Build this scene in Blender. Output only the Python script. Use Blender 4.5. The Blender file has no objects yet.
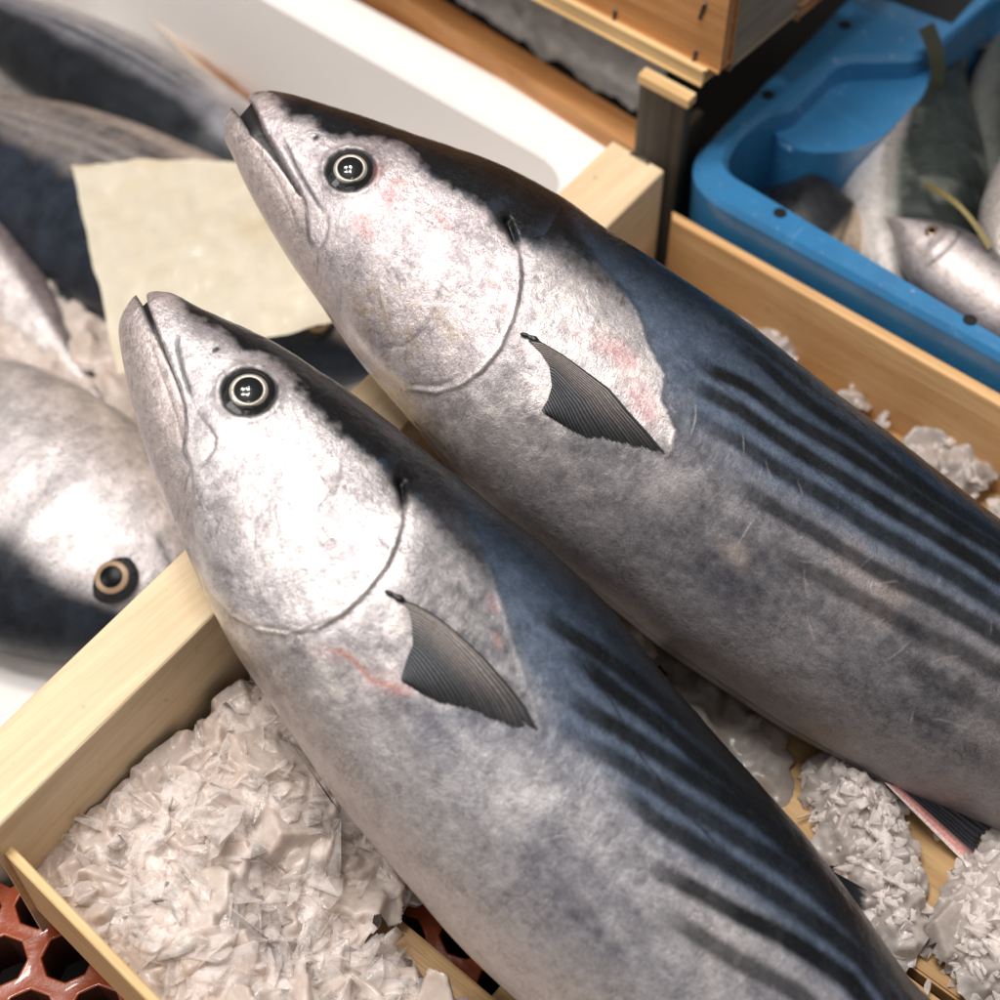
import bpy, bmesh, math, random
import numpy as np
from mathutils import Vector, Matrix

random.seed(7); rng = np.random.default_rng(7)
scene = bpy.context.scene
COL = scene.collection

# ------------------------------------------------------------------ camera model (metres; z up; origin under the picture centre)
F = 1600.0; PITCH = math.radians(53); DIST = .72
FW = np.array([0, math.cos(PITCH), -math.sin(PITCH)]); RT = np.array([1., 0, 0]); UP = np.cross(RT, FW)
CAM = np.array([0, 0, .13]) - DIST * FW
def ray(px, py):
    d = FW * F + RT * (px - 500) - UP * (py - 500)
    return d / np.linalg.norm(d)
def at(px, py, z):                      # the point at height z seen at that place of the photograph
    d = ray(px, py); return CAM + d * (z - CAM[2]) / d[2]
def proj(P):
    v = np.asarray(P) - CAM; w = v @ FW
    return 500 + F * (v @ RT) / w, 500 - F * (v @ UP) / w

# ------------------------------------------------------------------ small helpers
def lin(r, g, b):
    f = lambda c: c / 12.92 if c <= .04045 else ((c + .055) / 1.055) ** 2.4
    return np.array([f(r / 255), f(g / 255), f(b / 255)])
def sm(a, b, x):
    t = np.clip((x - a) / (b - a), 0, 1); return t * t * (3 - 2 * t)
def mix(a, b, t):
    t = np.asarray(t)[..., None]; return a * (1 - t) + b * t

_perm = rng.permutation(256).astype(np.int32); _perm = np.concatenate([_perm, _perm, _perm])
_grad = rng.normal(size=(256, 3)); _grad = (_grad / np.linalg.norm(_grad, axis=1)[:, None]).astype(np.float32)
def perlin(P):
    P = np.asarray(P, dtype=np.float32); i = np.floor(P).astype(np.int32); f = P - i; i &= 255
    w = f * f * f * (f * (f * 6 - 15) + 10); out = 0
    for dx in (0, 1):
        for dy in (0, 1):
            for dz in (0, 1):
                h = _perm[_perm[_perm[i[:, 0] + dx] + i[:, 1] + dy] + i[:, 2] + dz]
                g = _grad[h]
                d = g[:, 0] * (f[:, 0] - dx) + g[:, 1] * (f[:, 1] - dy) + g[:, 2] * (f[:, 2] - dz)
                ww = (w[:, 0] if dx else 1 - w[:, 0]) * (w[:, 1] if dy else 1 - w[:, 1]) * (w[:, 2] if dz else 1 - w[:, 2])
                out = out + ww * d
    return out
def fbm(P, scale, octv=4, off=0., rough=.5):
    P = np.asarray(P) * scale + off; s = 0; a = 1; t = 0
    for k in range(octv):
        s = s + a * perlin(P); t += a; a *= rough; P = P * 2.03 + 11.7
    return s / t * 1.6
def pdist(P, poly):                     # distance to a polyline, arc position 0..1, side (+ = left of travel)
    P = np.asarray(P); poly = np.asarray(poly); best = np.full(len(P), 1e9); arc = np.zeros(len(P)); side = np.zeros(len(P))
    L = np.linalg.norm(np.diff(poly, axis=0), axis=1); acc = np.concatenate([[0], np.cumsum(L)])
    for k in range(len(poly) - 1):
        a, b = poly[k], poly[k + 1]; d = b - a; t = np.clip(((P - a) @ d) / (d @ d + 1e-12), 0, 1)
        q = P - (a + t[:, None] * d); ds = np.sqrt((q ** 2).sum(1)); m = ds < best
        best[m] = ds[m]; arc[m] = ((acc[k] + t * L[k]) / acc[-1])[m]; side[m] = np.sign(d[0] * q[:, 1] - d[1] * q[:, 0])[m]
    return best, arc, side
def inpoly(P, poly):
    x, y = P[:, 0], P[:, 1]; c = np.zeros(len(P), bool); n = len(poly)
    for i in range(n):
        (x1, y1), (x2, y2) = poly[i], poly[(i + 1) % n]
        if y1 == y2: continue
        c ^= ((y1 > y) != (y2 > y)) & (x < (x2 - x1) * (y - y1) / (y2 - y1) + x1)
    return c

def tag(o, label=None, cat=None, group=None, kind=None):
    if label: o['label'] = label
    if cat: o['category'] = cat
    if group: o['group'] = group
    if kind: o['kind'] = kind
    return o
def empty(name, M=None):
    o = bpy.data.objects.new(name, None); COL.objects.link(o); o.empty_display_size = .03
    if M is not None: o.matrix_world = M
    return o
def meshobj(name, me, mat, parent=None):
    o = bpy.data.objects.new(name, me); COL.objects.link(o)
    if mat: me.materials.append(mat)
    if parent: o.parent = parent
    return o
def from_bm(name, bm, mat, parent=None, smooth=False):
    me = bpy.data.meshes.new(name); bmesh.ops.recalc_face_normals(bm, faces=bm.faces[:]); bm.to_mesh(me); bm.free()
    if smooth: me.polygons.foreach_set('use_smooth', [True] * len(me.polygons))
    return meshobj(name, me, mat, parent)
def from_np(name, V, Fq, mat, parent=None, col=None, smooth=True, tris=None, rough=None):
    me = bpy.data.meshes.new(name); V = np.ascontiguousarray(V, dtype=np.float32); Fq = np.asarray(Fq, dtype=np.int32).reshape(-1, 4)
    tr = np.zeros((0, 3), np.int32) if tris is None else np.asarray(tris, np.int32).reshape(-1, 3)
    me.vertices.add(len(V)); me.vertices.foreach_set('co', V.ravel())
    nl = Fq.size + tr.size; me.loops.add(nl); me.loops.foreach_set('vertex_index', np.concatenate([Fq.ravel(), tr.ravel()]))
    me.polygons.add(len(Fq) + len(tr))
    me.polygons.foreach_set('loop_start', np.concatenate([np.arange(len(Fq)) * 4, Fq.size + np.arange(len(tr)) * 3]).astype(np.int32))
    me.polygons.foreach_set('loop_total', np.concatenate([np.full(len(Fq), 4), np.full(len(tr), 3)]).astype(np.int32))
    me.update(calc_edges=True); me.validate()
    if smooth: me.polygons.foreach_set('use_smooth', np.ones(len(me.polygons), bool))
    if col is not None:
        c = np.ones((len(V), 4), np.float32); c[:, :3] = np.clip(col, 0, 1)
        at_ = me.attributes.new('Col', 'FLOAT_COLOR', 'POINT'); at_.data.foreach_set('color', c.ravel())
    if rough is not None:
        a_ = me.attributes.new('Rough', 'FLOAT', 'POINT'); a_.data.foreach_set('value', np.ascontiguousarray(rough, np.float32))
    return meshobj(name, me, mat, parent)
def grid_faces(nu, nv, wrap=False):
    i = np.arange(nu - 1)[:, None]; j = np.arange(nv if wrap else nv - 1)[None, :]; j2 = (j + 1) % nv
    return np.stack([i * nv + j, (i + 1) * nv + j, (i + 1) * nv + j2, i * nv + j2], -1).reshape(-1, 4)

# ------------------------------------------------------------------ node material helpers
class NM:
    def __init__(s, name):
        s.m = bpy.data.materials.new(name); s.m.use_nodes = True; s.t = s.m.node_tree; s.t.nodes.clear()
        s.out = s.n('ShaderNodeOutputMaterial')
    def n(s, typ, **kw):
        x = s.t.nodes.new(typ)
        for k, v in kw.items():
            if k.startswith('_'): setattr(x, k[1:], v)
        for k, v in kw.items():
            if not k.startswith('_'):
                key = int(k[1:]) if k[0] == 'i' and k[1:].isdigit() else k.replace('0', ' ')
                s.put(x.inputs[key], v)
        return x
    def put(s, sock, v):
        if isinstance(v, bpy.types.NodeSocket): s.t.links.new(v, sock)
        elif isinstance(v, bpy.types.Node): s.t.links.new(v.outputs[0], sock)
        elif hasattr(v, '__len__'):
            v = [float(q) for q in v]; sock.default_value = (v + [1.0] if len(v) == 3 and len(sock.default_value) == 4 else v)
        else: sock.default_value = v
    def noise(s, co, scale, detail=4, rough=.5, dist=0.):
        return s.n('ShaderNodeTexNoise', Vector=co, Scale=scale, Detail=detail, Roughness=rough, Distortion=dist).outputs[0]
    def ramp(s, x, stops):
        r = s.n('ShaderNodeValToRGB', i0=x); e = r.color_ramp.elements
        while len(e) < len(stops): e.new(.5)
        for k, (p, c) in enumerate(stops):
            e[k].position = p; e[k].color = (c, c, c, 1) if not hasattr(c, '__len__') else (*[float(q) for q in c], 1)
        return r.outputs[0]
    def math(s, op, a, b=0., c=0.): return s.n('ShaderNodeMath', _operation=op, i0=a, i1=b, i2=c).outputs[0]
    def mixc(s, f, a, b, mode='MIX'):
        x = s.n('ShaderNodeMix', _data_type='RGBA', _blend_type=mode)
        s.put(x.inputs[0], f); s.put(x.inputs[6], a); s.put(x.inputs[7], b); return x.outputs[2]
    def coord(s, sc=(1, 1, 1), rot=(0, 0, 0)):
        c = s.n('ShaderNodeTexCoord'); return s.n('ShaderNodeMapping', Vector=c.outputs['Object'], Scale=sc, Rotation=rot).outputs[0]
    def bump(s, h, strength=.3, dist=.001, nrm=None):
        b = s.n('ShaderNodeBump', Height=h, Strength=strength, Distance=dist)
        if nrm is not None: s.put(b.inputs['Normal'], nrm)
        return b.outputs[0]
    def bsdf(s, **kw):
        p = s.n('ShaderNodeBsdfPrincipled')
        for k, v in kw.items(): s.put(p.inputs[k.replace('_', ' ')], v)
        return p
    def done(s, sh):
        s.t.links.new(sh.outputs[0] if isinstance(sh, bpy.types.Node) else sh, s.out.inputs[0]); return s.m

def wood(name, light, dark, axis='x', rough=.55, scale=1., stain=.25):
    w = NM(name); st = {'x': (3, 60, 60), 'y': (60, 3, 60), 'z': (60, 60, 3)}[axis]
    co = w.coord(tuple(q * scale for q in st)); co1 = w.coord()
    g = w.noise(co, 1.4, 5, .6, .6); fine = w.noise(co, 8, 4, .7); blot = w.noise(co1, 18, 3, .5)
    c = w.mixc(w.ramp(g, [(.3, 0), (.72, 1)]), light, dark)
    c = w.mixc(w.math('MULTIPLY', w.ramp(fine, [(.45, 0), (.75, 1)]), .35), c, np.array(dark) * .7)
    c = w.mixc(w.math('MULTIPLY', w.ramp(blot, [(.45, 0), (.75, 1)]), stain), c, np.array(dark) * .55)
    speck = w.ramp(w.noise(co1, 160, 2), [(.70, 0), (.76, 1)])
    c = w.mixc(w.math('MULTIPLY', speck, .25), c, np.array(dark) * .4)
    p = w.bsdf(Base_Color=c, Roughness=w.math('MULTIPLY_ADD', fine, .3, rough - .15), Specular_IOR_Level=.35,
               Normal=w.bump(w.math('ADD', fine, w.math('MULTIPLY', g, .6)), .35, .0012))
    return w.done(p)

WOOD_END = wood('wood_pale_board', lin(238, 218, 184), lin(218, 190, 150), 'y', stain=.12)
WOOD_SIDE = wood('wood_orange_board', lin(242, 200, 146), lin(214, 162, 106), 'x', stain=.2)
WOOD_SLAT = wood('wood_wet_slat', lin(218, 184, 132), lin(172, 128, 82), 'x', rough=.4, stain=.4)
WOOD_THIN = wood('wood_thin_board', lin(240, 212, 162), lin(214, 172, 116), 'x', stain=.2)
WOOD_OLD = wood('wood_old_orange', lin(214, 160, 104), lin(170, 114, 66), 'x', stain=.4)
WOOD_GREY2 = wood('wood_grey_board', lin(168, 156, 138), lin(120, 108, 92), 'y', rough=.6, stain=.4)
WOOD_GREY = wood('wood_grey_dark', lin(104, 94, 80), lin(58, 50, 42), 'z', rough=.6, stain=.5)  # darker grey wood for the corner post and short end board

def simple(name, col, rough=.4, metal=0., spec=.5, noise_amt=.15, scale=60, bump=.1, coat=0.):
    s = NM(name); co = s.coord(); n = s.noise(co, scale, 5, .6); n2 = s.noise(co, scale * .15, 3)
    c = s.mixc(s.math('MULTIPLY', n, noise_amt), col, np.array(col) * .35)
    c = s.mixc(s.math('MULTIPLY', n2, noise_amt), c, np.array(col) * .55)
    return s.done(s.bsdf(Base_Color=c, Roughness=s.math('MULTIPLY_ADD', n2, .25, rough - .12), Metallic=metal, Specular_IOR_Level=spec,
                         Coat_Weight=coat, Coat_Roughness=.08, Normal=s.bump(n, bump, .001)))
FOAM = simple('white_foam', lin(250, 246, 243), .55, noise_amt=.05, scale=220, bump=.12)
def blue_mat():
    s = NM('blue_plastic'); n = s.noise(s.coord(), 40, 5, .65); sc = s.noise(s.coord((6, 90, 40), (0, 0, .5)), 5, 4, .7, .8); sc2 = s.noise(s.coord((80, 7, 40), (0, 0, .3)), 5, 4, .7, .8); d = s.noise(s.coord(), 240, 2)
    c = s.mixc(s.ramp(n, [(.35, 0), (.7, .45)]), lin(54, 124, 174), lin(40, 92, 136))
    c = s.mixc(s.ramp(sc, [(.62, 0), (.70, .35)]), c, lin(130, 176, 206)); c = s.mixc(s.ramp(sc2, [(.63, 0), (.70, .3)]), c, lin(126, 170, 200)); c = s.mixc(s.ramp(d, [(.70, 0), (.74, .5)]), c, lin(190, 196, 196))
    return s.done(s.bsdf(Base_Color=c, Roughness=s.ramp(n, [(.3, .18), (.7, .5)]), Coat_Weight=.3, Coat_Roughness=.1, Normal=s.bump(n, .12, .002)))
BLUE = blue_mat()
BLACK = simple('black_hole_shade', (.006, .006, .007), .5)
STEEL = simple('staple_steel', (.10, .09, .085), .35, metal=.8, scale=300)
MATM = simple('red_mat', (.40, .075, .02), .30, noise_amt=.5, scale=120, bump=.5, coat=.5)
MAT_SHADE = simple('red_mat_hole_shade', (.075, .022, .012), .5, noise_amt=.6, scale=60, bump=.4)  # darker copy for the hole walls, recess shade put into the colour
GROUND = simple('dark_ground', (.012, .010, .009), .8, spec=.1, noise_amt=.5, scale=30, bump=.5)
BAG = simple('grey_plastic_bag', lin(214, 210, 208), .32, noise_amt=.3, scale=25, bump=.3)

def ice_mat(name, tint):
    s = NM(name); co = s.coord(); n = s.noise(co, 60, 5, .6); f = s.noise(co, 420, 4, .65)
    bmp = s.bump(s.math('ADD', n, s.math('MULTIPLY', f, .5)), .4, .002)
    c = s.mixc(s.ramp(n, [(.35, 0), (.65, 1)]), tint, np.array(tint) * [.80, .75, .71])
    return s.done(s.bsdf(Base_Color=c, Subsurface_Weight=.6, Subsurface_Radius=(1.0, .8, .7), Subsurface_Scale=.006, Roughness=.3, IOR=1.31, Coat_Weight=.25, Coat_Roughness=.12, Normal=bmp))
def chip_mat(name, tint, clear):
    s = NM(name); co = s.coord(); n = s.noise(co, 110, 5, .6); bmp = s.bump(s.noise(co, 300, 4, .6), .35, .0015); back = s.n('ShaderNodeNewGeometry').outputs['Backfacing']
    d = s.n('ShaderNodeBsdfDiffuse', Color=tint, Normal=bmp); t = s.n('ShaderNodeBsdfTranslucent', Color=tint, Normal=bmp); tp = s.n('ShaderNodeBsdfTransparent', Color=(.995, .98, .97))
    a = s.n('ShaderNodeMixShader', i0=.25, i1=d, i2=t); lw = s.n('ShaderNodeLayerWeight', Blend=.35, Normal=bmp).outputs['Facing']
    cl = s.math('MULTIPLY', s.ramp(n, [(.3, min(clear + .2, 1)), (.7, clear - .3)]), s.math('SUBTRACT', 1.0, lw))
    m = s.n('ShaderNodeMixShader', i0=cl, i1=a, i2=tp)
    gl = s.n('ShaderNodeBsdfGlossy', Roughness=.10, Normal=bmp); fr = s.n('ShaderNodeFresnel', IOR=1.36, Normal=bmp)
    fr_ = s.math('MULTIPLY', fr, s.math('SUBTRACT', 1.0, back)); q = s.n('ShaderNodeMixShader', i0=fr_, i1=m, i2=gl)
    return s.done(s.n('ShaderNodeMixShader', i0=back, i1=q, i2=tp))
ICE3 = ice_mat('ice_clump_white', (.52, .475, .45)); ICE = ice_mat('crushed_ice', (.66, .575, .525)); ICE_SHADE = ice_mat('ice_clump', (.36, .325, .30))  # the last, darkest ice carries the shadow between the fish in its colour
CHIP = chip_mat('ice_chip', (.98, .92, .89), .82); CHIP2 = chip_mat('ice_chip_grey', (.95, .88, .845), .45)

def skin_mat(name, metal=.35, fine=1.):
    s = NM(name); co = s.coord(); cs = s.coord((1, 3.2, 3.2))
    at_ = s.n('ShaderNodeAttribute', _attribute_name='Col'); ra = s.n('ShaderNodeAttribute', _attribute_name='Rough')
    col = at_.outputs['Color']; lum = s.n('ShaderNodeRGBToBW', i0=col).outputs[0]
    sp = s.noise(co, 1300, 3, .7); md = s.noise(co, 330, 5, .65)
    hair = s.noise(s.coord((1, .55, .8), (0, 0, .5)), 210, 3, .6, 1.6)
    hl = s.ramp(s.math('ABSOLUTE', s.math('SUBTRACT', hair, .5)), [(.016, 1), (.060, 0)])
    hair2 = s.noise(s.coord((.45, 1.2, 1), (0, 0, -.35)), 300, 2, .5, 2.2)
    hl2 = s.ramp(s.math('ABSOLUTE', s.math('SUBTRACT', hair2, .5)), [(.010, 1), (.042, 0)])
    patch = s.ramp(s.noise(co, 75, 3), [(.46, 0), (.62, 1)])
    c = s.mixc(1.0, col, s.ramp(sp, [(.28, .70), (.5, 1.0), (.66, 1.12), (.74, 1.5)]), 'MULTIPLY')  # brightest speckles paint a silver scale sparkle into the colour
    c = s.mixc(1.0, c, s.ramp(md, [(.3, .78), (.5, .99), (.7, 1.13)]), 'MULTIPLY')
    c = s.mixc(s.math('MULTIPLY', s.math('MULTIPLY', hl, patch), .42 * fine), c, s.mixc(1.0, col, (.30, .28, .30), 'MULTIPLY'))
    c = s.mixc(s.math('MULTIPLY', s.math('MULTIPLY', hl2, s.math('SUBTRACT', 1.0, patch)), s.ramp(lum, [(.02, .02), (.40, .34 * fine)])), c, s.mixc(.5, col, (.75, .73, .72)))
    rough = s.math('ADD', ra.outputs['Fac'], s.math('MULTIPLY', s.math('SUBTRACT', md, .5), .5))
    b1 = s.bump(md, .30, .0012); b2 = s.bump(s.math('SUBTRACT', sp, s.math('MULTIPLY', hl, .4)), s.ramp(lum, [(.01, .04), (.25, .34)]), .0005, b1)
    met = s.math('MULTIPLY', s.ramp(lum, [(.02, 0.0), (.5, 1)]), metal)
    return s.done(s.bsdf(Base_Color=c, Roughness=rough, Metallic=met, Specular_IOR_Level=s.ramp(lum, [(.0, .16), (.2, .45)]), Coat_Weight=s.ramp(lum, [(.0, .12), (.3, .7)]), Coat_Roughness=.08,
                         Coat_Normal=s.bump(s.noise(co, 230, 6, .7), .55, .0016), Normal=b2))
SKIN = skin_mat('bonito_skin', .48)
SKIN2 = skin_mat('fish_skin_plain', .48, .6)
def vcol_mat(name, rough=.35, coat=.3):
    s = NM(name); a = s.n('ShaderNodeAttribute', _attribute_name='Col'); n = s.noise(s.coord(), 700, 3)
    c = s.mixc(1.0, a.outputs['Color'], s.ramp(n, [(.3, .75), (.7, 1.2)]), 'MULTIPLY')
    return s.done(s.bsdf(Base_Color=c, Roughness=rough, Coat_Weight=coat, Coat_Roughness=.12, Normal=s.bump(n, .2, .0005)))
FIN = vcol_mat('fin_membrane', .45, .08)
def paper_mat():
    s = NM('paper'); a = s.n('ShaderNodeAttribute', _attribute_name='Col').outputs['Color']; n = s.noise(s.coord(), 55, 5, .6, .4)
    c = s.mixc(s.ramp(n, [(.42, 0), (.6, .5)]), a, s.mixc(1.0, a, (.86, .82, .74), 'MULTIPLY')); bmp = s.bump(n, .5, .003)
    p = s.bsdf(Base_Color=c, Roughness=s.ramp(n, [(.4, .22), (.6, .5)]), Coat_Weight=.3, Coat_Roughness=.12, Normal=bmp); t = s.n('ShaderNodeBsdfTranslucent', Color=c)
    q = s.n('ShaderNodeMixShader', i0=.25, i1=p, i2=t); return s.done(s.n('ShaderNodeMixShader', i0=s.ramp(n, [(.4, .07), (.6, .02)]), i1=q, i2=s.n('ShaderNodeBsdfTransparent', Color=(.95, .92, .84))))
PAPER_V = paper_mat()
EYE_DARK = simple('eye_socket_black', (.004, .0045, .006), .16, spec=.3, noise_amt=.3, scale=330, bump=.9, coat=.4)
IRIS2 = simple('iris_tan', lin(168, 140, 112), .35, metal=.3, noise_amt=.3, scale=600, bump=.1)
IRIS = simple('iris_gold', lin(216, 206, 190), .3, metal=.3, noise_amt=.55, scale=260, bump=.25)
PUPIL = simple('pupil_black', (.003, .003, .004), .3, spec=.1, noise_amt=0, bump=0)
def cornea_mat():
    s = NM('cornea'); fr = s.n('ShaderNodeFresnel', IOR=1.42)
    return s.done(s.n('ShaderNodeMixShader', i0=fr, i1=s.n('ShaderNodeBsdfTransparent'), i2=s.n('ShaderNodeBsdfGlossy', Roughness=.02)))
CORNEA = cornea_mat()
MOUTH = simple('mouth_inside', (.014, .012, .012), .35, noise_amt=.4, scale=300, bump=.3)

# ------------------------------------------------------------------ the two big bonito
TPROF = np.array([[0, .004], [.006, .0085], [.02, .0150], [.045, .0235], [.08, .0325], [.12, .0405], [.17, .0475], [.23, .0530], [.30, .0560], [.38, .0550],
                  [.46, .0480], [.54, .0340], [.60, .0180], [.635, .0085], [.66, .0060], [.70, .0040]])
def smooth1(y, k):
    if k < 1: return y
    w = np.exp(-.5 * (np.arange(-3 * k, 3 * k + 1) / k) ** 2); w /= w.sum()
    return np.convolve(np.pad(y, 3 * k, 'reflect', reflect_type='odd'), w, 'valid')

class Bonito:
    Q = .92
    def __init__(s, d):
        s.d = d
        O = at(*d['O']); E = at(*d['E']); X = E - O; X /= np.linalg.norm(X)
        N = np.array(d['N'], float); N -= (N @ X) * X; N /= np.linalg.norm(N); Y = np.cross(N, X)
        s.O, s.X, s.Y, s.N = O, X, Y, N
        s.M = Matrix(((X[0], Y[0], N[0], O[0]), (X[1], Y[1], N[1], O[1]), (X[2], Y[2], N[2], O[2]), (0, 0, 0, 1)))
        P = lambda pts: np.array([s.plane(x, y, 0.) for x, y in pts])
        dl, bl = P(d['dorsal']), P(d['belly'])
        s.uL = d['L']; ends = d['tail']
        dl = np.vstack([dl, [(u, a) for u, a, b in ends if u > dl[-1, 0] + .02]]); bl = np.vstack([bl, [(u, b) for u, a, b in ends if u > bl[-1, 0] + .02]])
        s.u0 = min(dl[0, 0], bl[0, 0]) - .0015
        s.uu = np.arange(s.u0, s.uL, .0005)
        f = lambda p: np.interp(s.uu, p[:, 0], p[:, 1])
        vd, vb = f(dl), f(bl)
        w = sm(.01, .05, s.uu - s.u0)
        for k, ww in ((5, 1), (16, w)):
            vd = vd * (1 - ww) + smooth1(vd, k) * ww; vb = vb * (1 - ww) + smooth1(vb, k) * ww
        s.vd, s.vb = vd, vb
        s.t = smooth1(np.interp(s.uu - s.u0, TPROF[:, 0] * d.get('ls', 1), TPROF[:, 1] * d.get('ts', 1)), 6)
        s.t[:8] = np.minimum(s.t[:8], .004 + .0006 * np.arange(8))
        td, tb = vd.copy(), vb.copy()
        for it in range(4):                                   # make the seen outline, not the mid-plane, follow the traced one
            sd, sb = s.silhouette()
            keep = sm(.52, .44, s.uu)
            s.vd = s.vd + keep * smooth1(np.clip(td - sd, -.01, .01), 12); s.vb = s.vb + keep * smooth1(np.clip(tb - sb, -.01, .01), 12)
    def plane(s, px, py, h):
        r = ray(px, py); a = s.O + h * s.N; q = CAM + r * (((a - CAM) @ s.N) / (r @ s.N)) - s.O
        return q @ s.X, q @ s.Y
    def silhouette(s):
        sd, sb = [], []
        idx = np.arange(0, len(s.uu), 10)
        for sign in (1, -1):
            res = []
            for k in idx:
                a = np.linspace(0, math.pi / 2, 30); b = (s.vd[k] - s.vb[k]) / 2; c = (s.vd[k] + s.vb[k]) / 2
                v = c + sign * b * np.sin(a) ** s.Q
                best = None
                for nn in (1, -1):
                    n = nn * s.t[k] * np.cos(a) ** s.Q
                    W = s.O + s.uu[k] * s.X + v[:, None] * s.Y + n[:, None] * s.N
                    D = W - CAM; lam = ((s.O - CAM) @ s.N) / (D @ s.N); Q = CAM + D * lam[:, None] - s.O
                    vv = Q @ s.Y * sign; j = vv.argmax()
                    if best is None or vv[j] > best[0]: best = (vv[j], (Q @ s.X)[j])
                res.append((best[1], best[0] * sign))
            res = np.array(res); o = np.argsort(res[:, 0]); r = np.interp(s.uu, res[o, 0], res[o, 1])
            (sd if sign > 0 else sb).append(r)
        return sd[0], sb[0]
    def prof(s, u):
        i = lambda a: np.interp(u, s.uu, a)
        return i(s.vd), i(s.vb), i(s.t)
    def H(s, u, v):
        vd, vb, t = s.prof(u); c = (vd + vb) / 2; b = np.maximum((vd - vb) / 2, 1e-5); x = np.clip(np.abs((v - c) / b), 0, 1)
        return t * np.maximum(1 - x ** (2 / s.Q), 0) ** (s.Q / 2)
    def uv(s, pts):                                           # photo landmarks -> positions on the fish's own flank
        out = []
        for px, py in pts:
            h = .03
            for _ in range(12):
                u, v = s.plane(px, py, h); h = .5 * h + .5 * float(s.H(u, v))
            out.append((u, v))
        return np.array(out)
    def normal(s, u, v):
        e = .0006; hx = (s.H(u + e, v) - s.H(u - e, v)) / (2 * e); hy = (s.H(u, v + e) - s.H(u, v - e)) / (2 * e)
        n = np.stack([-hx, -hy, np.ones_like(hx)], -1); return n / np.linalg.norm(n, axis=-1, keepdims=True)

    def build(s, name_group):
        d = s.d; root = empty('bonito', s.M); s.root = root
        tag(root, d['label'], 'fish', name_group)
        s.mouth = s.uv(d['mouth']); s.jaw = s.uv(d['jaw']); s.mouth[0] = s.plane(*d['mouth'][0], .001); s.jaw[0] = s.plane(*d['jaw'][0], .001); s.mouth[1] = .5 * s.mouth[1] + .5 * np.array(s.plane(*d['mouth'][1], .003)); s.jaw[1] = .5 * s.jaw[1] + .5 * np.array(s.plane(*d['jaw'][1], .003))
        s.lm = {k: s.uv(v) for k, v in d['lines'].items()}
        s.eye = s.uv([d['eye']])[0]
        s.stripes = []
        for p, a in d['stripes']:
            q = s.uv(p); e = q[-1]; vd_, vb_, _ = s.prof(e[0]); rl = (e[1] - vb_) / (vd_ - vb_)          # carried on along the body to the tail stalk
            ext = [(uu_, s.prof(uu_)[1] + rl * (s.prof(uu_)[0] - s.prof(uu_)[1])) for uu_ in np.arange(e[0] + .03, s.uL - .05, .03)]
            s.stripes.append((np.vstack([q] + ([ext] if len(ext) else [])), a))
        mu = s.mouth; ut = mu[0, 0]; uc = mu[-1, 0]
        # vlow: lower limit of the upper body (mouth line in the head, then the belly)
        def vlow(u):
            vd, vb, t = s.prof(u); m = np.interp(u, mu[:, 0], mu[:, 1]); k = sm(uc - .002, uc + .034, u)
            # past the maxilla the edge runs on down to the belly
            mm = np.where(u > uc, mu[-1, 1] + (u - uc) * -0.55, m)
            return np.maximum(vb, mm * (1 - k) + vb * k)
        # --- upper body mesh
        st = [ut + .00002]; step = .00015
        while st[-1] < s.uL - .0005:
            st.append(st[-1] + step); step = min(step * 1.06, .00052 if st[-1] < .50 else .0025)
        u = np.array(st); Nn, Nf = 330, 70
        vd, vb, t = s.prof(u); vl = vlow(u); tipv = s.mouth[0, 1]
        kk = np.clip((u - ut) / .004, 0, 1); vd2 = np.where(u - ut < .004, tipv + (vd - tipv) * np.sqrt(kk * (2 - kk)), vd)
        c, b = (vd + vb) / 2, (vd - vb) / 2
        def half(n):
            s1 = np.clip((vd2 - c) / b, -1, 1); s0 = np.clip((vl - c) / b, -1, 1)
            p1 = np.arccos(s1); p0 = np.arccos(s0); ph = p1[:, None] + (p0 - p1)[:, None] * np.linspace(0, 1, n)[None, :]
            V = c[:, None] + b[:, None] * np.cos(ph); U = np.repeat(u[:, None], n, 1)
            Hn = s.H(U.ravel(), V.ravel()).reshape(U.shape)
            Hn *= np.sqrt(np.clip((U - ut) / .007, 0, 1)) * .75 + .25 * np.clip((U - ut) / .007, 0, 1)
            dl = V - vl[:, None]; head = (vl - vb > .0008)[:, None]
            lip = np.where(head, np.sqrt(np.clip(1 - (1 - np.clip(dl / .0016, 0, 1)) ** 2, 0, 1)), 1)
            Hn = Hn - np.where(head, .0016 * (1 - lip), 0)
            return U, V, Hn
        U1, V1, H1 = half(Nn); U2, V2, H2 = half(Nf); U2, V2, H2 = U2[:, ::-1], V2[:, ::-1], H2[:, ::-1]
        D1 = s.disp(U1.ravel(), V1.ravel(), H1.ravel()).reshape(U1.shape)
        nr = s.normal(U1, V1); w = np.clip(H1 / .004, 0, 1)
        P1 = np.stack([U1, V1, np.maximum(H1, 0)], -1) + nr * (D1 * w)[..., None]
        P2 = np.stack([U2, V2, -np.maximum(H2, 0)], -1)
        V = np.concatenate([P1, P2], 1); nu, nv = V.shape[:2]
        S = np.concatenate([np.ones_like(U1), -np.ones_like(U2)], 1).ravel()
        col, rough = s.colour(np.concatenate([U1, U2], 1).ravel(), np.concatenate([V1, V2], 1).ravel(), np.concatenate([H1, H2], 1).ravel(), S)
        from_np('body', V.reshape(-1, 3), grid_faces(nu, nv, True), SKIN, root, col, rough=rough)
        # --- lower jaw
        jw = s.jaw; uj = jw[0, 0]; ue = uc + .040
        uu = uj + (ue - uj) * np.linspace(0, 1, 260) ** 1.25 + .00002; vd, vb, t = s.prof(uu); c, b = (vd + vb) / 2, (vd - vb) / 2
        vt = np.interp(uu, jw[:, 0], jw[:, 1]); vlw = vlow(uu); k = sm(jw[-1, 0] - .006, jw[-1, 0] + .004, uu)
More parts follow.
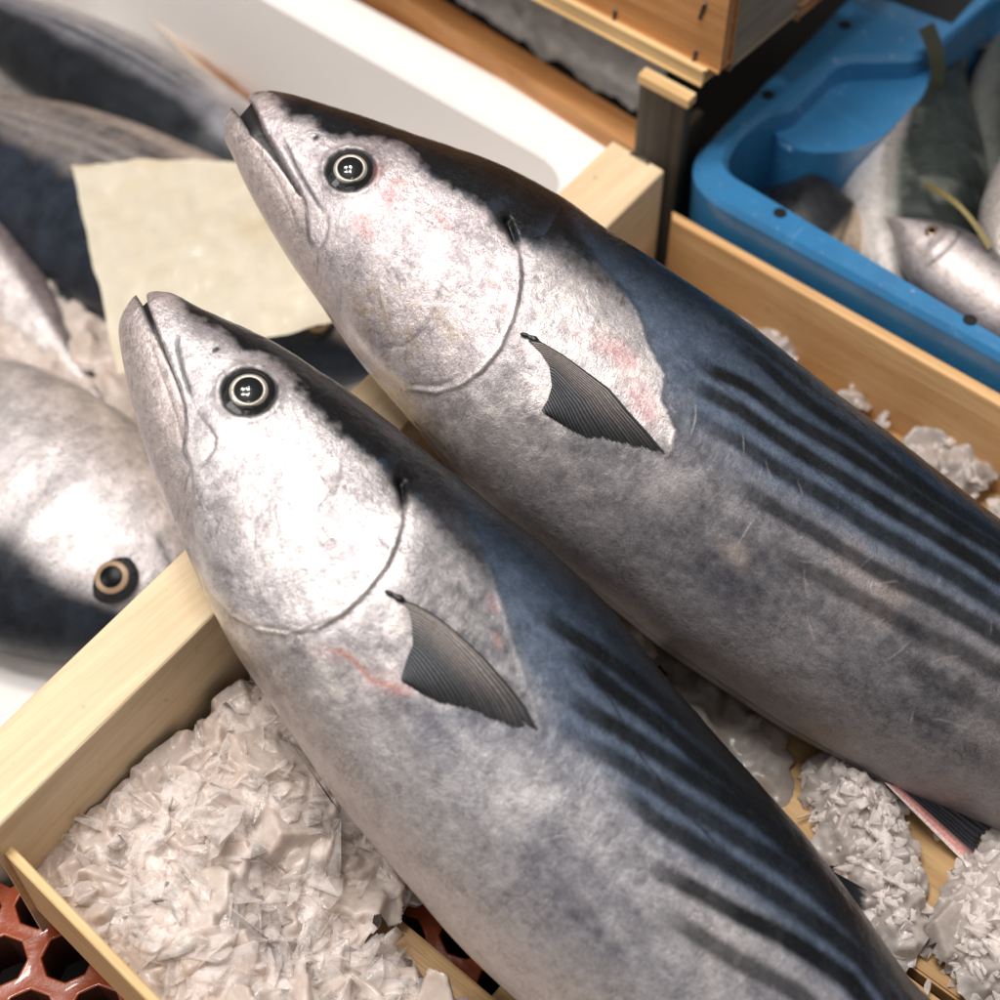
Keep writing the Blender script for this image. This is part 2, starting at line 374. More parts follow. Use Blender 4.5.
        vt = vt * (1 - k) + (vlw + .004) * k; tip = jw[0, 1]
        kk = np.clip((uu - uj) / .006, 0, 1); kq = np.sqrt(kk * (2 - kk)); vb2 = tip + (vb - tip) * kq
        def jhalf(n):
            s1 = np.clip((vt - c) / b, -1, 1); s0 = np.clip((vb2 - c) / b, -1, 1); p1, p0 = np.arccos(s1), np.arccos(s0)
            ph = p1[:, None] + (p0 - p1)[:, None] * np.linspace(0, 1, n)[None, :]
            Vv = c[:, None] + b[:, None] * np.cos(ph); Uu = np.repeat(uu[:, None], n, 1)
            Hn = s.H(Uu.ravel(), Vv.ravel()).reshape(Uu.shape) * (np.sqrt(np.clip((Uu - uj) / .008, 0, 1)))
            top = np.clip((vt[:, None] - Vv) / .0018, 0, 1); Hn -= .0014 * (1 - np.sqrt(1 - (1 - top) ** 2))
            Hn -= (.0002 + .0006 * sm(jw[-1, 0] - .02, jw[-1, 0], Uu) + .004 * sm(uc + .022, ue, Uu)) * np.clip(Hn / .004, 0, 1)
            return Uu, Vv, np.maximum(Hn, 0)
        U1, V1, H1 = jhalf(130); U2, V2, H2 = jhalf(50); U2, V2, H2 = U2[:, ::-1], V2[:, ::-1], H2[:, ::-1]
        D1 = (fbm(np.stack([U1.ravel(), V1.ravel(), H1.ravel()], 1), 90, 4) * .0004).reshape(U1.shape)
        gl, _, _ = pdist(np.stack([U1.ravel(), V1.ravel()], 1), s.lm['jawline']); D1 -= (.00015 * np.exp(-(gl / .0009) ** 2)).reshape(U1.shape)
        nr = s.normal(U1, V1); P1 = np.stack([U1, V1, H1], -1) + nr * (D1 * np.clip(H1 / .004, 0, 1))[..., None]
        Vv = np.concatenate([P1, np.stack([U2, V2, -H2], -1)], 1)
        S = np.concatenate([np.ones_like(U1), -np.ones_like(U2)], 1).ravel()
        col, rough = s.colour(np.concatenate([U1, U2], 1).ravel(), np.concatenate([V1, V2], 1).ravel(), np.concatenate([H1, H2], 1).ravel(), S, jaw=True)
        from_np('lower_jaw', Vv.reshape(-1, 3), grid_faces(*Vv.shape[:2], True), SKIN, root, col, rough=rough)
        # --- dark mouth lining between the jaws, with small teeth in the gap
        um = np.linspace(uj + .006, uc + .004, 40); vt = np.interp(um, mu[:, 0], mu[:, 1]) + .002; vbm = np.interp(um, jw[:, 0], jw[:, 1]) - .003
        hm = s.H(um, (vt + vbm) / 2) * np.sqrt(np.clip((um - uj - .004) / .012, 0, 1)) * .80
        ring = []
        for a, bb in ((1, 1), (1, 0), (1, -1), (-1, -1), (-1, 0), (-1, 1)):
            ring.append(np.stack([um, (vt + vbm) / 2 + bb * (vt - vbm) / 2, a * hm * (1 if bb else .8)], -1))
        R = np.stack(ring, 1); from_np('mouth', R.reshape(-1, 3), grid_faces(40, 6, True), MOUTH, root)
        s.make_eye(); s.make_pectoral(); s.make_fins()
        return root

    def disp(s, u, v, h):
        P = np.stack([u, v], 1); D = fbm(np.stack([u, v, h], 1), 45, 5, 0., .6) * .0007
        de, arc, side = pdist(P, s.lm['opercle'])
        ends = sm(0, .06, arc) * sm(1, .94, arc) * np.clip(.75 + .9 * fbm(np.stack([u, v, h], 1), 38, 2, 5.), .15, 1.3)
        inside = inpoly(P, np.vstack([s.lm['opercle'], s.lm['headfill']]))
        D += np.where(inside, .0011 * np.exp(-de / .012) * ends * sm(0, .0012, de), 0) - np.where(inside, 0, .0003 * np.exp(-(de / .003) ** 2) * ends)
        for nm, dep, wd in (('preopercle', .00025, .0010), ('maxgroove', .0006, .0009), ('maxback', .0004, .0007), ('gular', .0004, .0016), ('subopercle', .0004, .0009)):
            if nm in s.lm:
                g, a, _ = pdist(P, s.lm[nm]); D -= dep * np.exp(-(g / wd) ** 2) * sm(0, .25, a) * sm(1, .8, a)
        e = np.sqrt(((P - s.eye) ** 2).sum(1)); R = s.d['eyeR']
        D += -.0016 * sm(R * 1.08, R * .8, e) + .0007 * np.exp(-((e - R * 1.18) / (R * .16)) ** 2)
        c, a, sd = pdist(P, s.lm['corselet']); D += .0003 * np.exp(-(c / .0012) ** 2) * sm(.3, .45, a)
        dk, a, _ = pdist(P, s.lm['notch']); D -= .0022 * np.exp(-(dk / .0016) ** 2) * sm(1.0, .6, a)
        return D

    def colour(s, u, v, h, S, jaw=False):
        d = s.d; n = len(u); P2 = np.stack([u, v], 1); P = np.stack([u, v, h * S], 1)
        vd, vb, t = s.prof(u); rel = (v - vb) / np.maximum(vd - vb, 1e-4)
        n1 = fbm(P, 16, 4, 3.1); n2 = fbm(P, 55, 5, 7.7); n3 = fbm(P, 190, 4, 1.3); n4 = fbm(P * [.5, 1, 1], 34, 5, 19., .6)
        # flank
        n5 = fbm(P, 8, 3, 63.); f = np.clip(.52 + .20 * n1 + .26 * n2 + .40 * n4 + .16 * n5 + .20 * n3, 0, 1)
        col = mix(d['flank_dark'], d['flank_light'], sm(.12, .9, f))
        tan = sm(.15, .5, fbm(P, 24, 4, 31.)) * d['tan'] * sm(.05, .2, rel) * sm(.62, .45, rel)
        col = mix(col, lin(176, 158, 150), tan * .55)
        belly = sm(d['belly_w'], .0, rel + .05 * n2); col = mix(col, d['belly_col'], .8 * belly)
        dirt = sm(.10, .45, fbm(P, 52, 5, 77., .65)) * sm(.16, .30, u - s.u0) * .32 * sm(.08, .2, rel); col = mix(col, lin(92, 91, 98), dirt)
        # head silver
        inside = inpoly(P2, np.vstack([s.lm['opercle'], s.lm['headfill']])); de, arc, _ = pdist(P2, s.lm['opercle'])
        sgn = np.where(inside, de, -de); hm = sm(-.016, .004, sgn + .006 * n2)
        sil = mix(d['head_dark'], d['head_light'], sm(.18, .8, .5 + .5 * n2 + .35 * n4 + .25 * n3))
        col = mix(col, sil, hm)
        if d.get('cheek'):
            for (px, py, r, a) in d['cheek']:
                q = s.uv([(px, py)])[0]; e = np.sqrt(((P2 - q) ** 2).sum(1)) / r
                col = mix(col, lin(150, 132, 116), a * sm(1.0, .3, e + .5 * n2) * sm(-.1, .45, n3 + .5 * n4))
        # shoulder patch (corselet) behind the gill
        cd, ca, cs = pdist(P2, s.lm['corselet']); cpoly = np.vstack([s.lm['corselet'], s.lm['corsefill']])
        cin = inpoly(P2, cpoly); cg = np.where(cin, cd, -cd)
        dfill, _, _ = pdist(P2, np.vstack([s.lm['corselet'][-1:], s.lm['corsefill'], s.lm['corselet'][:1]]))
        cm = sm(-.0010, .0016, cg + .0022 * n3 + .002 * n2) * np.where(cin, sm(0, .010, dfill + .004 * n3), 1) * np.where(cin, 1, sm(.006, .001, cd))
        chest = sm(-.062, -.004, sgn + .012 * n2) * (1 - hm) * sm(.02, -.01, v - np.interp(u, s.lm['corsetop'][:, 0], s.lm['corsetop'][:, 1])); col = mix(col, mix(lin(150, 142, 142), d['chest'], sm(-.3, .5, n2 + .6 * n3 + .5 * n4)), chest * .85)
        ccol = mix(d['cors_dark'], d['cors_light'], sm(.1, .9, .5 + .55 * n2 + .4 * n3))
        if 'cors_up' in d: ccol = mix(ccol, d['cors_up'] * (1 + .5 * n3 + .5 * n2)[:, None], sm(-.030, .004, v - np.interp(u, s.lm['corsetop'][:, 0], s.lm['corsetop'][:, 1]) + .010 * n2 + .008 * n4) * .85)
        cup = np.interp(u, s.lm['corsetop'][:, 0], s.lm['corsetop'][:, 1]); cfade = sm(d.get('cf', .020), -.016, v - cup + .006 * n2 + .009 * n3)
        # back: blue black, light blue lower down, stripes
        uD = np.interp(u, s.lm['dark'][:, 0], s.lm['dark'][:, 1]); q = (v - uD) + .0035 * n2 + .0045 * n3 + .003 * n4
        aft = sm(-.004, .004, -cg) * sm(s.lm['corselet'][0, 0] - .004, s.lm['corselet'][0, 0] + .010, u) * (1 - hm)   # behind the corselet edge
        low = np.interp(u, s.lm['bluelow'][:, 0], s.lm['bluelow'][:, 1]); bx = np.clip((v - low) / np.maximum(vd - low, 1e-4), -1.5, 1)
        bl = mix(lin(108, 113, 128), lin(74, 87, 106), sm(-.15, .15, bx + .08 * n2)); bl = mix(bl, lin(38, 49, 63), sm(.30, .70, bx + .10 * n2 + .06 * n1)); bl = mix(bl, lin(24, 31, 40), sm(.62, .82, bx)); bl = mix(bl, lin(13, 16, 19), sm(.88, .98, bx + .06 * n2))
        bl = bl * (1 + .30 * n3 + .35 * n4)[:, None]
        dkm = sm(-.0035, .004, q)
        back = lin(13, 16, 20) * (1 + .5 * n3)[:, None]; back = mix(back, lin(62, 74, 92), sm(.05, .5, n2 + .6 * n4) * sm(.016, .001, q) * .85)
        col = mix(col, back, dkm)
        kb = aft * sm(-.22, .20, bx + .16 * n2 + .12 * n1)
        col = mix(col, bl, kb)
        for pts, amp in s.stripes:
            g, a, _ = pdist(P2, pts); wd = .0040 * (.80 + .40 * a) * (1 + .25 * n2)
            k = sm(1.55, .50, g / wd + .07 * n3 + .06 * n2) * (.93 + .15 * n2) * sm(0, .08, a + .02 * n2) * amp * np.clip(1.1 + .15 * n2, 0, 1) * aft
            col = mix(col, lin(15, 18, 22), np.clip(k * 1.15, 0, 1))
        col = mix(col, ccol, cm * cfade * (1 - hm * .9))
        edge = sm(.91, .975, rel) * sm(.03, .06, u - s.u0); col = mix(col, lin(12, 14, 17), edge * .9)
        # fine pores in the dark to light passage on the head
        pores = sm(.38, .6, n3 + .4 * n4) * sm(-.022, -.002, q) * sm(.005, -.003, q) * hm; col = mix(col, lin(60, 62, 72), .7 * pores)
        # snout pink tip, jaw
        tipd = sm(.030, .0, u - s.u0); col = mix(col, lin(206, 178, 174), tipd * .7 * (1 - dkm * .8))
        if jaw:
            jc = mix(lin(198, 182, 178), lin(150, 140, 142), sm(.05, .6, n2 + .5 * n4)); jc = mix(jc, lin(70, 70, 78), sm(.30, .62, fbm(P * [.5, 1.3, 1], 70, 4, 51.)) * .75 * sm(.01, .03, u - s.u0))
            col = mix(col, jc, .85)
            tp, _, _ = pdist(P2, s.jaw[:3]); col = mix(col, lin(28, 26, 28), sm(.0028, .0005, tp) * .85)
        wv = P2 - s.eye; rr_ = np.sqrt((wv ** 2).sum(1)); an_ = np.arctan2(wv[:, 1], wv[:, 0]) + .05 * n2
        stri = perlin(np.stack([an_ * 34, rr_ * 70, n4 * .4], 1)) + .5 * perlin(np.stack([an_ * 80, rr_ * 160, n4], 1)); col = mix(col, lin(84, 78, 82), sm(.22, .60, stri + .35 * n4) * .55 * hm * sm(.012, .030, rr_) * (1 - dkm)); col = mix(col, lin(236, 228, 226), sm(.25, .60, -stri + .3 * n3) * .45 * hm * (1 - dkm))
        nq = s.uv([d['nostril']])[0]; col = mix(col, lin(24, 24, 28), sm(.0016, .0005, np.sqrt(((P2 - nq) * [1, .55]) ** 2 @ [1, 1])) * .9)
        # drawn anatomy: dark and pale lines
        for nm, wd, c_, a_ in d['inks']:
            if nm not in s.lm: continue
            g, a, _ = pdist(P2, s.lm[nm]); ends = sm(0, .22, a) * sm(1, .85, a)
            col = mix(col, np.array(c_), np.exp(-(g / wd) ** 2) * a_ * ends * np.clip(.9 + .6 * n3, 0, 1))
        ins = np.where(inside, 1, 0)
        k = np.exp(-((sgn - .0016) / .0011) ** 2) * sm(.12, .3, arc) * sm(1, .9, arc); col = mix(col, lin(236, 226, 222), .75 * k)  # pale ridge line with its rim highlight drawn into the colour
        k = np.exp(-((sgn + .0008) / .0008) ** 2) * sm(.02, .1, arc) * sm(1, .9, arc) * (1 - .6 * sm(.35, .6, arc)); col = mix(col, lin(120, 110, 112), .28 * k)
        # notch at the top of the gill opening
        g, a, _ = pdist(P2, s.lm['notch']); col = mix(col, lin(8, 9, 11), sm(.0115, .0030, g + .0026 * n3 + .002 * n2 + .008 * a))
        # eye surround
        e = np.sqrt(((P2 - s.eye) ** 2).sum(1)); R = d['eyeR']; col = mix(col, lin(20, 22, 27), sm(R * 1.28, R * 1.02, e + .0014 * n3) * .9)
        # pink blotches
        for (px, py, r, a, ang) in d['pink']:
            qv = s.uv([(px, py), (px + math.cos(ang) * 10, py + math.sin(ang) * 10)]); ax = qv[1] - qv[0]; ax /= np.linalg.norm(ax); w = P2 - qv[0]
            x, y = w @ ax, w @ np.array([-ax[1], ax[0]]); e = np.sqrt((x / r) ** 2 + (y / (r * .5)) ** 2)
            streak = .6 + .7 * perlin(np.stack([x * 90, y * 900, 0 * x], 1)); col = mix(col, lin(196, 122, 122), a * sm(1.1, .2, e + .35 * n3) * np.clip(streak, .2, 1))
        # lateral line and scratches
        g, a, _ = pdist(P2 + np.stack([n3, n2], 1) * .0007, s.lm['lateral']); col = mix(col, lin(20, 22, 27), np.exp(-(g / .00055) ** 2) * d['lateral_a'] * sm(0, .1, a) * sm(1, .75, a) * np.clip(.75 + n3, 0, 1))
        rs = np.random.default_rng(d['seed'])
        for k in range(d['scratches']):
            a0 = np.array([rs.uniform(.14, .47), 0.]); lo, hi = np.interp(a0[0], s.uu, s.vb), np.interp(a0[0], s.uu, s.vd); a0[1] = lo + (hi - lo) * rs.uniform(.12, .55)
            an = rs.uniform(0, 6.28); L = rs.uniform(.004, .016); bnd = rs.uniform(-.25, .25)
            pts = np.array([a0 + L * t_ * np.array([math.cos(an + bnd * t_), math.sin(an + bnd * t_)]) for t_ in np.linspace(0, 1, 5)])
            m = (np.abs(u - a0[0]) < .03) & (np.abs(v - a0[1]) < .03)
            if m.any():
                g, a, _ = pdist(P2[m], pts); col[m] = mix(col[m], lin(202, 192, 188), np.exp(-(g / .00030) ** 2) * rs.uniform(.08, .4) * np.sin(a * 3.14) ** .5)
        rough = .335 + .08 * n2 - .045 * hm + .06 * belly - .08 * dkm - .04 * kb
        col = np.clip(col * (1 + .06 * n3)[:, None], .003, .95)
        if jaw is False:
            col[(S < 0)] *= 1.0
        return col, np.clip(rough, .2, .7)

    def make_eye(s):
        R = s.d['eyeR']; u, v = s.eye; o = np.array([u, v, float(s.H(u, v)) - .0012]); nz = s.normal(np.array([u]), np.array([v]))[0]
        nz = nz * .75 + np.array([0, 0, 1]) * .25; nz /= np.linalg.norm(nz)
        ax = np.array([1, 0, 0]) - nz[0] * nz; ax /= np.linalg.norm(ax); ay = np.cross(nz, ax)
        off = s.d.get('irisoff', (0, 0))
        def cap(name, r0, r1, zf, mat, par, shape=None, nr=14, nt=72, off=(0, 0)):
            V = []; rr = np.linspace(r0, r1, nr)
            for r in rr:
                for k in range(nt):
                    a = 2 * math.pi * k / nt; q = r * (shape(a) if shape else 1)
                    x, y = q * math.cos(a) + off[0], q * math.sin(a) + off[1]
                    V.append(o + ax * x + ay * y + nz * zf(r))
            return from_np(name, np.array(V), grid_faces(nr, nt, True), mat, par)
        corner = s.d['tear']
        sh = lambda a: 1 + .26 * math.exp(-((((a - corner) + math.pi) % (2 * math.pi) - math.pi) / .42) ** 2) + .02 * math.sin(3 * a + 1)
        dome = lambda r: .0030 * (1 - (r / R) ** 2) + .0002
        e = cap('eye', 1e-5, R * 1.02, dome, EYE_DARK, s.root, sh, 24)
        ri, rp = s.d['iris']
        cap('iris', rp * .93, ri, lambda r: dome(r) + .0005 - .00045 * ((r - (ri + rp) / 2) / (ri - rp) * 2) ** 2, IRIS, e, None, 10, 72, off)
        cap('pupil', 1e-5, rp, lambda r: dome(r) + .00025, PUPIL, e, None, 8, 72, off)
        cap('cornea', 1e-5, ri * 1.16, lambda r: dome(0) - .0012 + .0042 * (math.sqrt(max(0, 1 - (r / (ri * 1.25)) ** 2)) - .30), CORNEA, e, None, 20, 72, off)

    def surf(s, q, lift):
        u, v = q[:, 0], q[:, 1]; h = s.H(u, v); n = s.normal(u, v); return np.stack([u, v, h], 1) + n * lift[:, None]
    def make_pectoral(s):
        d = s.d['pect']; lead = s.uv(d['lead']); trail = s.uv(d['trail']); base = s.uv(d['base']); ns, nr = 240, 90
        def samp(p, t):
            L = np.concatenate([[0], np.cumsum(np.linalg.norm(np.diff(p, axis=0), axis=1))]); L /= L[-1]
            return np.stack([np.interp(t, L, p[:, 0]), np.interp(t, L, p[:, 1])], 1)
        t = np.linspace(0, 1, ns); rr = np.linspace(0, 1, nr)
        B, E = samp(base, t), samp(trail, t); Ld = samp(lead, rr); chord = B[0] + (E[0] - B[0]) * rr[:, None]; bow = Ld - chord
        nrays = 25; Q = np.zeros((ns, nr, 2)); lift = np.zeros((ns, nr)); C = np.zeros((ns, nr, 3))
        ray_ = np.abs(np.sin(t * nrays * math.pi)); noise = rng.normal(size=ns)
        rag = .04 * smooth1(rng.normal(size=ns), 2) + .035 * (1 - ray_)
        for i in range(ns):
            r2 = rr * (1 - np.clip(rag[i], 0, .12) * (1 if i > 3 else 0))
            Q[i] = B[i] + (E[i] - B[i]) * r2[:, None] + bow * (1 - t[i]) ** 1.5
            lift[i] = .0010 + .0016 * np.sin(rr * 3.0) * (.4 + .6 * (1 - t[i])) + .00045 * ray_[i] * (1 - .5 * rr) - .0006 * rr
            pale = sm(.62, .05, t[i]) * sm(1.05, .3, rr) * .85
            dark = mix(lin(17, 19, 23), lin(92, 94, 100), np.full(nr, ray_[i] ** 2.5 * .9) * sm(1.05, .3, rr)); light = mix(lin(36, 34, 37), lin(172, 160, 154), np.full(nr, ray_[i] ** 1.3))
            C[i] = mix(dark, light, pale)
            if t[i] < .03: C[i] = lin(26, 26, 30)
        lift[0] = .0002; lift[-1] = .0002
        V = s.surf(Q.reshape(-1, 2), lift.reshape(-1))
        f = from_np('pectoral_fin', V, grid_faces(ns, nr), FIN, s.root, C.reshape(-1, 3))
        # dark fleshy knob where the leading spine starts
        k = s.uv(d['knob']); kv = []; m = 14; Kp = samp(k, np.linspace(0, 1, m)); dirs = np.gradient(Kp, axis=0); dirs /= np.linalg.norm(dirs, axis=1)[:, None]
        for i in range(m):
            w = (.0011 + .0003 * math.sin(i)) * math.sin(math.pi * (i + .35) / (m - .3)) ** .6; pn = np.array([-dirs[i][1], dirs[i][0]])
            for j in range(10):
                a = 2 * math.pi * j / 10; q = Kp[i] + pn * w * math.cos(a)
                kv.append(s.surf(q[None], np.array([.0008 + w * .8 * math.sin(a)]))[0])
        from_np('spine_base', np.array(kv), grid_faces(m, 10, True), EYE_DARK, f)

    def fin_sheet(s, name, base, tips, col_a, col_b, nrays=14, n0=(0, 0), lift=0., ragged=.06, ns=120, nr=30, sweep=None):
        base, tips = np.asarray(base, float), np.asarray(tips, float); t = np.linspace(0, 1, ns); rr = np.linspace(0, 1, nr)
        L = np.linspace(0, 1, len(base)); B = np.stack([np.interp(t, L, base[:, k]) for k in range(3)], 1)
        L = np.linspace(0, 1, len(tips)); T = np.stack([np.interp(t, L, tips[:, k]) for k in range(3)], 1)
        ray_ = np.abs(np.sin(t * nrays * math.pi)); cut = 1 - np.clip(ragged * (1 - ray_) * 2 + ragged * .7 * smooth1(rng.normal(size=ns), 2), 0, .4)
        V = B[:, None] + (T - B)[:, None] * (rr[None, :] * cut[:, None])[..., None]
        V[..., 2] += .0007 * (ray_[:, None] - .5) * np.sin(rr * 3.14)[None]
        C = mix(np.array(col_a), np.array(col_b), np.repeat((ray_[:, None] ** 2) * .6, nr, 1) * (1 - .4 * rr[None]))
        return from_np(name, V.reshape(-1, 3), grid_faces(ns, nr), FIN, s.root, C.reshape(-1, 3))
    def edge(s, u, top=True): return float(np.interp(u, s.uu, s.vd if top else s.vb))
    def make_fins(s):
        K, G = lin(13, 16, 20), lin(54, 60, 70)
        def along(us, top, dv=0., n=0.): return [(u, s.edge(u, top) + dv, n) for u in us]
        for nm, us, h, back, top in s.d['fins']:
            us = np.linspace(us[0], us[1], 6); sg = 1 if top else -1
            tips = [(u + back * (.35 + .65 * (1 - k / 5)), s.edge(min(u + back * .7, s.uL - .02), top) + sg * h * (1 - .75 * k / 5), .002) for k, u in enumerate(us)]
            s.fin_sheet(nm, along(us, top, -sg * .006), tips, K, lin(34, 38, 44), 20)
        if 'pelvic' in s.d:
            P = [np.append(s.plane(x, y, -.004), -.004) for x, y in s.d['pelvic']['base']]; T = [np.append(s.plane(x, y, -.006), -.006) for x, y in s.d['pelvic']['tip']]
            s.fin_sheet('pelvic_fin', P, T, s.d['pelvic'].get('a', K), s.d['pelvic'].get('b', G), 7)
        if 'anal' in s.d:
            P = [np.append(s.plane(x, y, .0), .0) for x, y in s.d['anal']['base']]; T = [np.append(s.plane(x, y, -.002), -.002) for x, y in s.d['anal']['tip']]
            f = s.fin_sheet('anal_fin', P, T, lin(24, 27, 34), lin(58, 58, 68), 9, ragged=.05)
            a = f.data.attributes['Col']; c = np.zeros(len(f.data.vertices) * 4, np.float32); a.data.foreach_get('color', c); c = c.reshape(-1, 4)
            t = np.repeat(np.linspace(0, 1, 120), 30); c[:, :3] = mix(c[:, :3], lin(222, 160, 154), sm(.34, .14, t)); c[:, :3] = mix(c[:, :3], lin(232, 214, 208), sm(.12, .03, t)); a.data.foreach_set('color', c.ravel())
        # finlets along the tail, then the crescent tail fin
        for k in range(7):
            u = s.uL - .125 + k * .015
            for top in (True, False):
                sg = 1 if top else -1; e = s.edge(u, top)
                s.fin_sheet('finlet', [(u, e - sg * .002, 0), (u + .005, s.edge(u + .005, top) - sg * .002, 0)], [(u + .010, e + sg * .008, 0), (u + .013, e + sg * .003, 0)], K, G, 2, ns=14, nr=6)
        uL = s.uL; m = s.edge(uL - .01, True) * .5 + s.edge(uL - .01, False) * .5
        for sg in (1, -1):
            b = [(uL - .012, m + sg * .001, 0), (uL - .020, m + sg * .004, 0), (uL - .026, m + sg * .006, 0)]
            tp = [(uL + .028, m + sg * .004, 0), (uL + .040, m + sg * .05, 0), (uL + .064, m + sg * .105, 0)]
            s.fin_sheet('tail_fin', b, tp, K, G, 14)

INKS = [('maxgroove', .0008, lin(44, 46, 56), .9), ('mouthline', .0007, lin(34, 34, 40), .8), ('maxback', .0005, lin(70, 68, 76), .75), ('maxback2', .0005, lin(60, 60, 68), .7),
        ('preopercle', .0006, lin(84, 78, 82), .4), ('gular', .0012, lin(128, 118, 120), .5), ('gularpale', .0022, lin(226, 214, 210), .6), ('jawline', .0005, lin(110, 102, 106), .6), ('bloodline', .0009, lin(176, 104, 84), .75), ('subopercle', .0008, lin(132, 122, 122), .4)]

DU = (.332, .362)
FRONT = dict(
    label='nearer striped bonito in front, lying over the board above the heap of crushed ice', seed=5,
    O=(140, 297, .245), E=(735, 880, .128), N=(0, -.30, 1), L=.665,
    dorsal=[(141, 287), (150, 289), (160, 290.5), (175, 294), (200, 308), (238, 324), (275, 342), (313, 366), (350, 391), (400, 430), (450, 471), (500, 511), (545, 546), (571, 568), (592, 589), (615, 612), (640, 645), (668, 679), (712, 731), (756, 780), (800, 827), (840, 880), (880, 936), (924, 1000)],
    belly=[(135, 292), (126, 304), (120, 318), (121, 350), (129, 390), (138, 426), (148, 456), (156, 482), (176, 524), (188, 556), (204, 592), (218, 622), (237, 658), (258, 686), (280, 716), (310, 762), (340, 806), (370, 842), (400, 876), (450, 937), (490, 977), (517, 1000)],
    tail=[(.52, .058, -.083), (.57, .034, -.052), (.61, .013, -.024), (.64, .004, -.011), (.70, .001, -.008)],
    mouth=[(146, 294), (148, 306), (160, 338), (170, 364), (180, 389), (185, 412), (186, 430), (184, 450), (190, 466)],
    jaw=[(136, 294), (142, 304), (154, 330), (166, 357), (176, 379), (182, 395), (185, 412)],
    eye=(249, 392), eyeR=.0101, iris=(.0073, .0054), irisoff=(0, 0), tear=-.75,
    lines=dict(
        mouthline=[(180, 389), (185, 412), (186, 430), (183, 450), (190, 467)],
        maxgroove=[(178, 326), (177, 346), (182, 370), (188, 388), (193, 402)], maxback=[(193, 402), (196, 412), (208, 426), (215, 437), (214, 449), (206, 462), (198, 468), (191, 466)],
        maxback2=[(191, 466), (187, 478), (184, 494)],
        jawline=[(150, 345), (166, 385), (178, 420), (184, 450)], gular=[(182, 508), (194, 540), (212, 565), (232, 577), (252, 578)],
        gularpale=[(176, 505), (188, 535), (208, 575), (236, 612), (268, 630), (304, 634)],
        preopercle=[(342, 452), (343, 470), (336, 490), (322, 504), (315, 520)], subopercle=[(222, 600), (252, 625), (300, 634), (350, 612)],
        opercle=[(404, 500), (404, 525), (398, 546), (388, 568), (368, 594), (345, 616), (316, 632), (286, 637), (258, 632), (232, 618), (210, 592), (192, 556)],
        headfill=[(150, 470), (118, 400), (110, 300), (150, 270), (260, 310), (390, 400)],
        notch=[(402, 482), (404, 500), (404, 514)], bloodline=[(322, 656), (338, 650), (352, 659), (372, 680), (386, 684), (398, 690), (406, 693)],
        corselet=[(440, 470), (457, 498), (470, 520), (486, 556), (494, 580), (503, 610), (513, 642), (524, 676), (534, 706), (543, 732)],
        corsefill=[(536, 738), (500, 730), (452, 714), (410, 694), (386, 640), (380, 592), (398, 545), (404, 505), (396, 478), (420, 440)],
        corsetop=[(400, 528), (440, 570), (480, 620), (510, 670), (540, 730)],
        dark=[(146, 288), (165, 292), (174, 297), (184, 318), (220, 338), (240, 352), (262, 356), (282, 374), (304, 402), (335, 434), (370, 462), (400, 486), (430, 520), (470, 560), (520, 620)],
        bluelow=[(520, 680), (548, 740), (600, 780), (660, 840), (740, 905), (830, 985)],
        lateral=[(560, 640), (590, 672), (612, 702), (622, 720), (631, 740), (643, 760), (657, 775), (672, 802), (690, 817), (705, 832), (720, 848), (745, 872), (790, 905), (850, 960)]),
    inks=INKS, lateral_a=.9, cf=.034,
    stripes=[([(512, 580), (542, 615), (592, 648), (635, 680), (680, 715), (730, 760), (775, 812), (830, 880), (880, 945), (920, 1000)], .9),
             ([(537, 637), (580, 660), (620, 695), (655, 720), (692, 752), (730, 780), (775, 822), (820, 868), (870, 928), (910, 985)], .92),
             ([(542, 675), (587, 710), (620, 730), (660, 755), (705, 784), (755, 816), (795, 852), (850, 907), (890, 958)], .9),
             ([(547, 727), (587, 745), (620, 762), (645, 778), (682, 802), (730, 833), (775, 860), (815, 890), (850, 923), (890, 968)], .8),
             ([(600, 770), (640, 808), (662, 825), (700, 848), (740, 872), (785, 901), (820, 926), (860, 957)], .85),
             ([(622, 848), (662, 872), (700, 892), (740, 915), (780, 935), (812, 955), (850, 982)], .92),
             ([(640, 902), (688, 928), (720, 950), (755, 970), (800, 994)], .75)],
    flank_dark=lin(88, 89, 100), flank_light=lin(176, 172, 174), belly_col=lin(206, 196, 192), belly_w=.30, tan=.15, chest=lin(214, 204, 200),
    head_dark=lin(158, 150, 153), head_light=lin(218, 210, 209), cors_up=lin(64, 64, 70), cors_dark=lin(78, 77, 82), cors_light=lin(178, 168, 166),
    nostril=(216, 350), pink=[(330, 652, .010, .22, .2), (385, 682, .014, .28, .15), (404, 690, .005, .5, .3), (498, 640, .005, .4, 1.2), (493, 605, .006, .35, 1.3)],
    scratches=34,
    pect=dict(lead=[(402, 600), (414, 604), (432, 614), (448, 626), (466, 642), (484, 659), (512, 690), (526, 708), (538, 730)],
              trail=[(538, 732), (527, 727), (515, 730), (491, 720), (470, 710), (442, 704), (422, 694), (403, 682)],
              base=[(402, 600), (409, 610), (412, 625), (413, 645), (407, 660), (401, 680)], knob=[(385, 591), (392, 595), (400, 599), (410, 605)]),
    fins=[('second_dorsal_fin', DU, .007, .034, True), ('anal_fin', (.50, .535), .022, .045, False)],
    pelvic=dict(base=[(279, 724), (296, 750)], tip=[(332, 803), (345, 818)]),
)
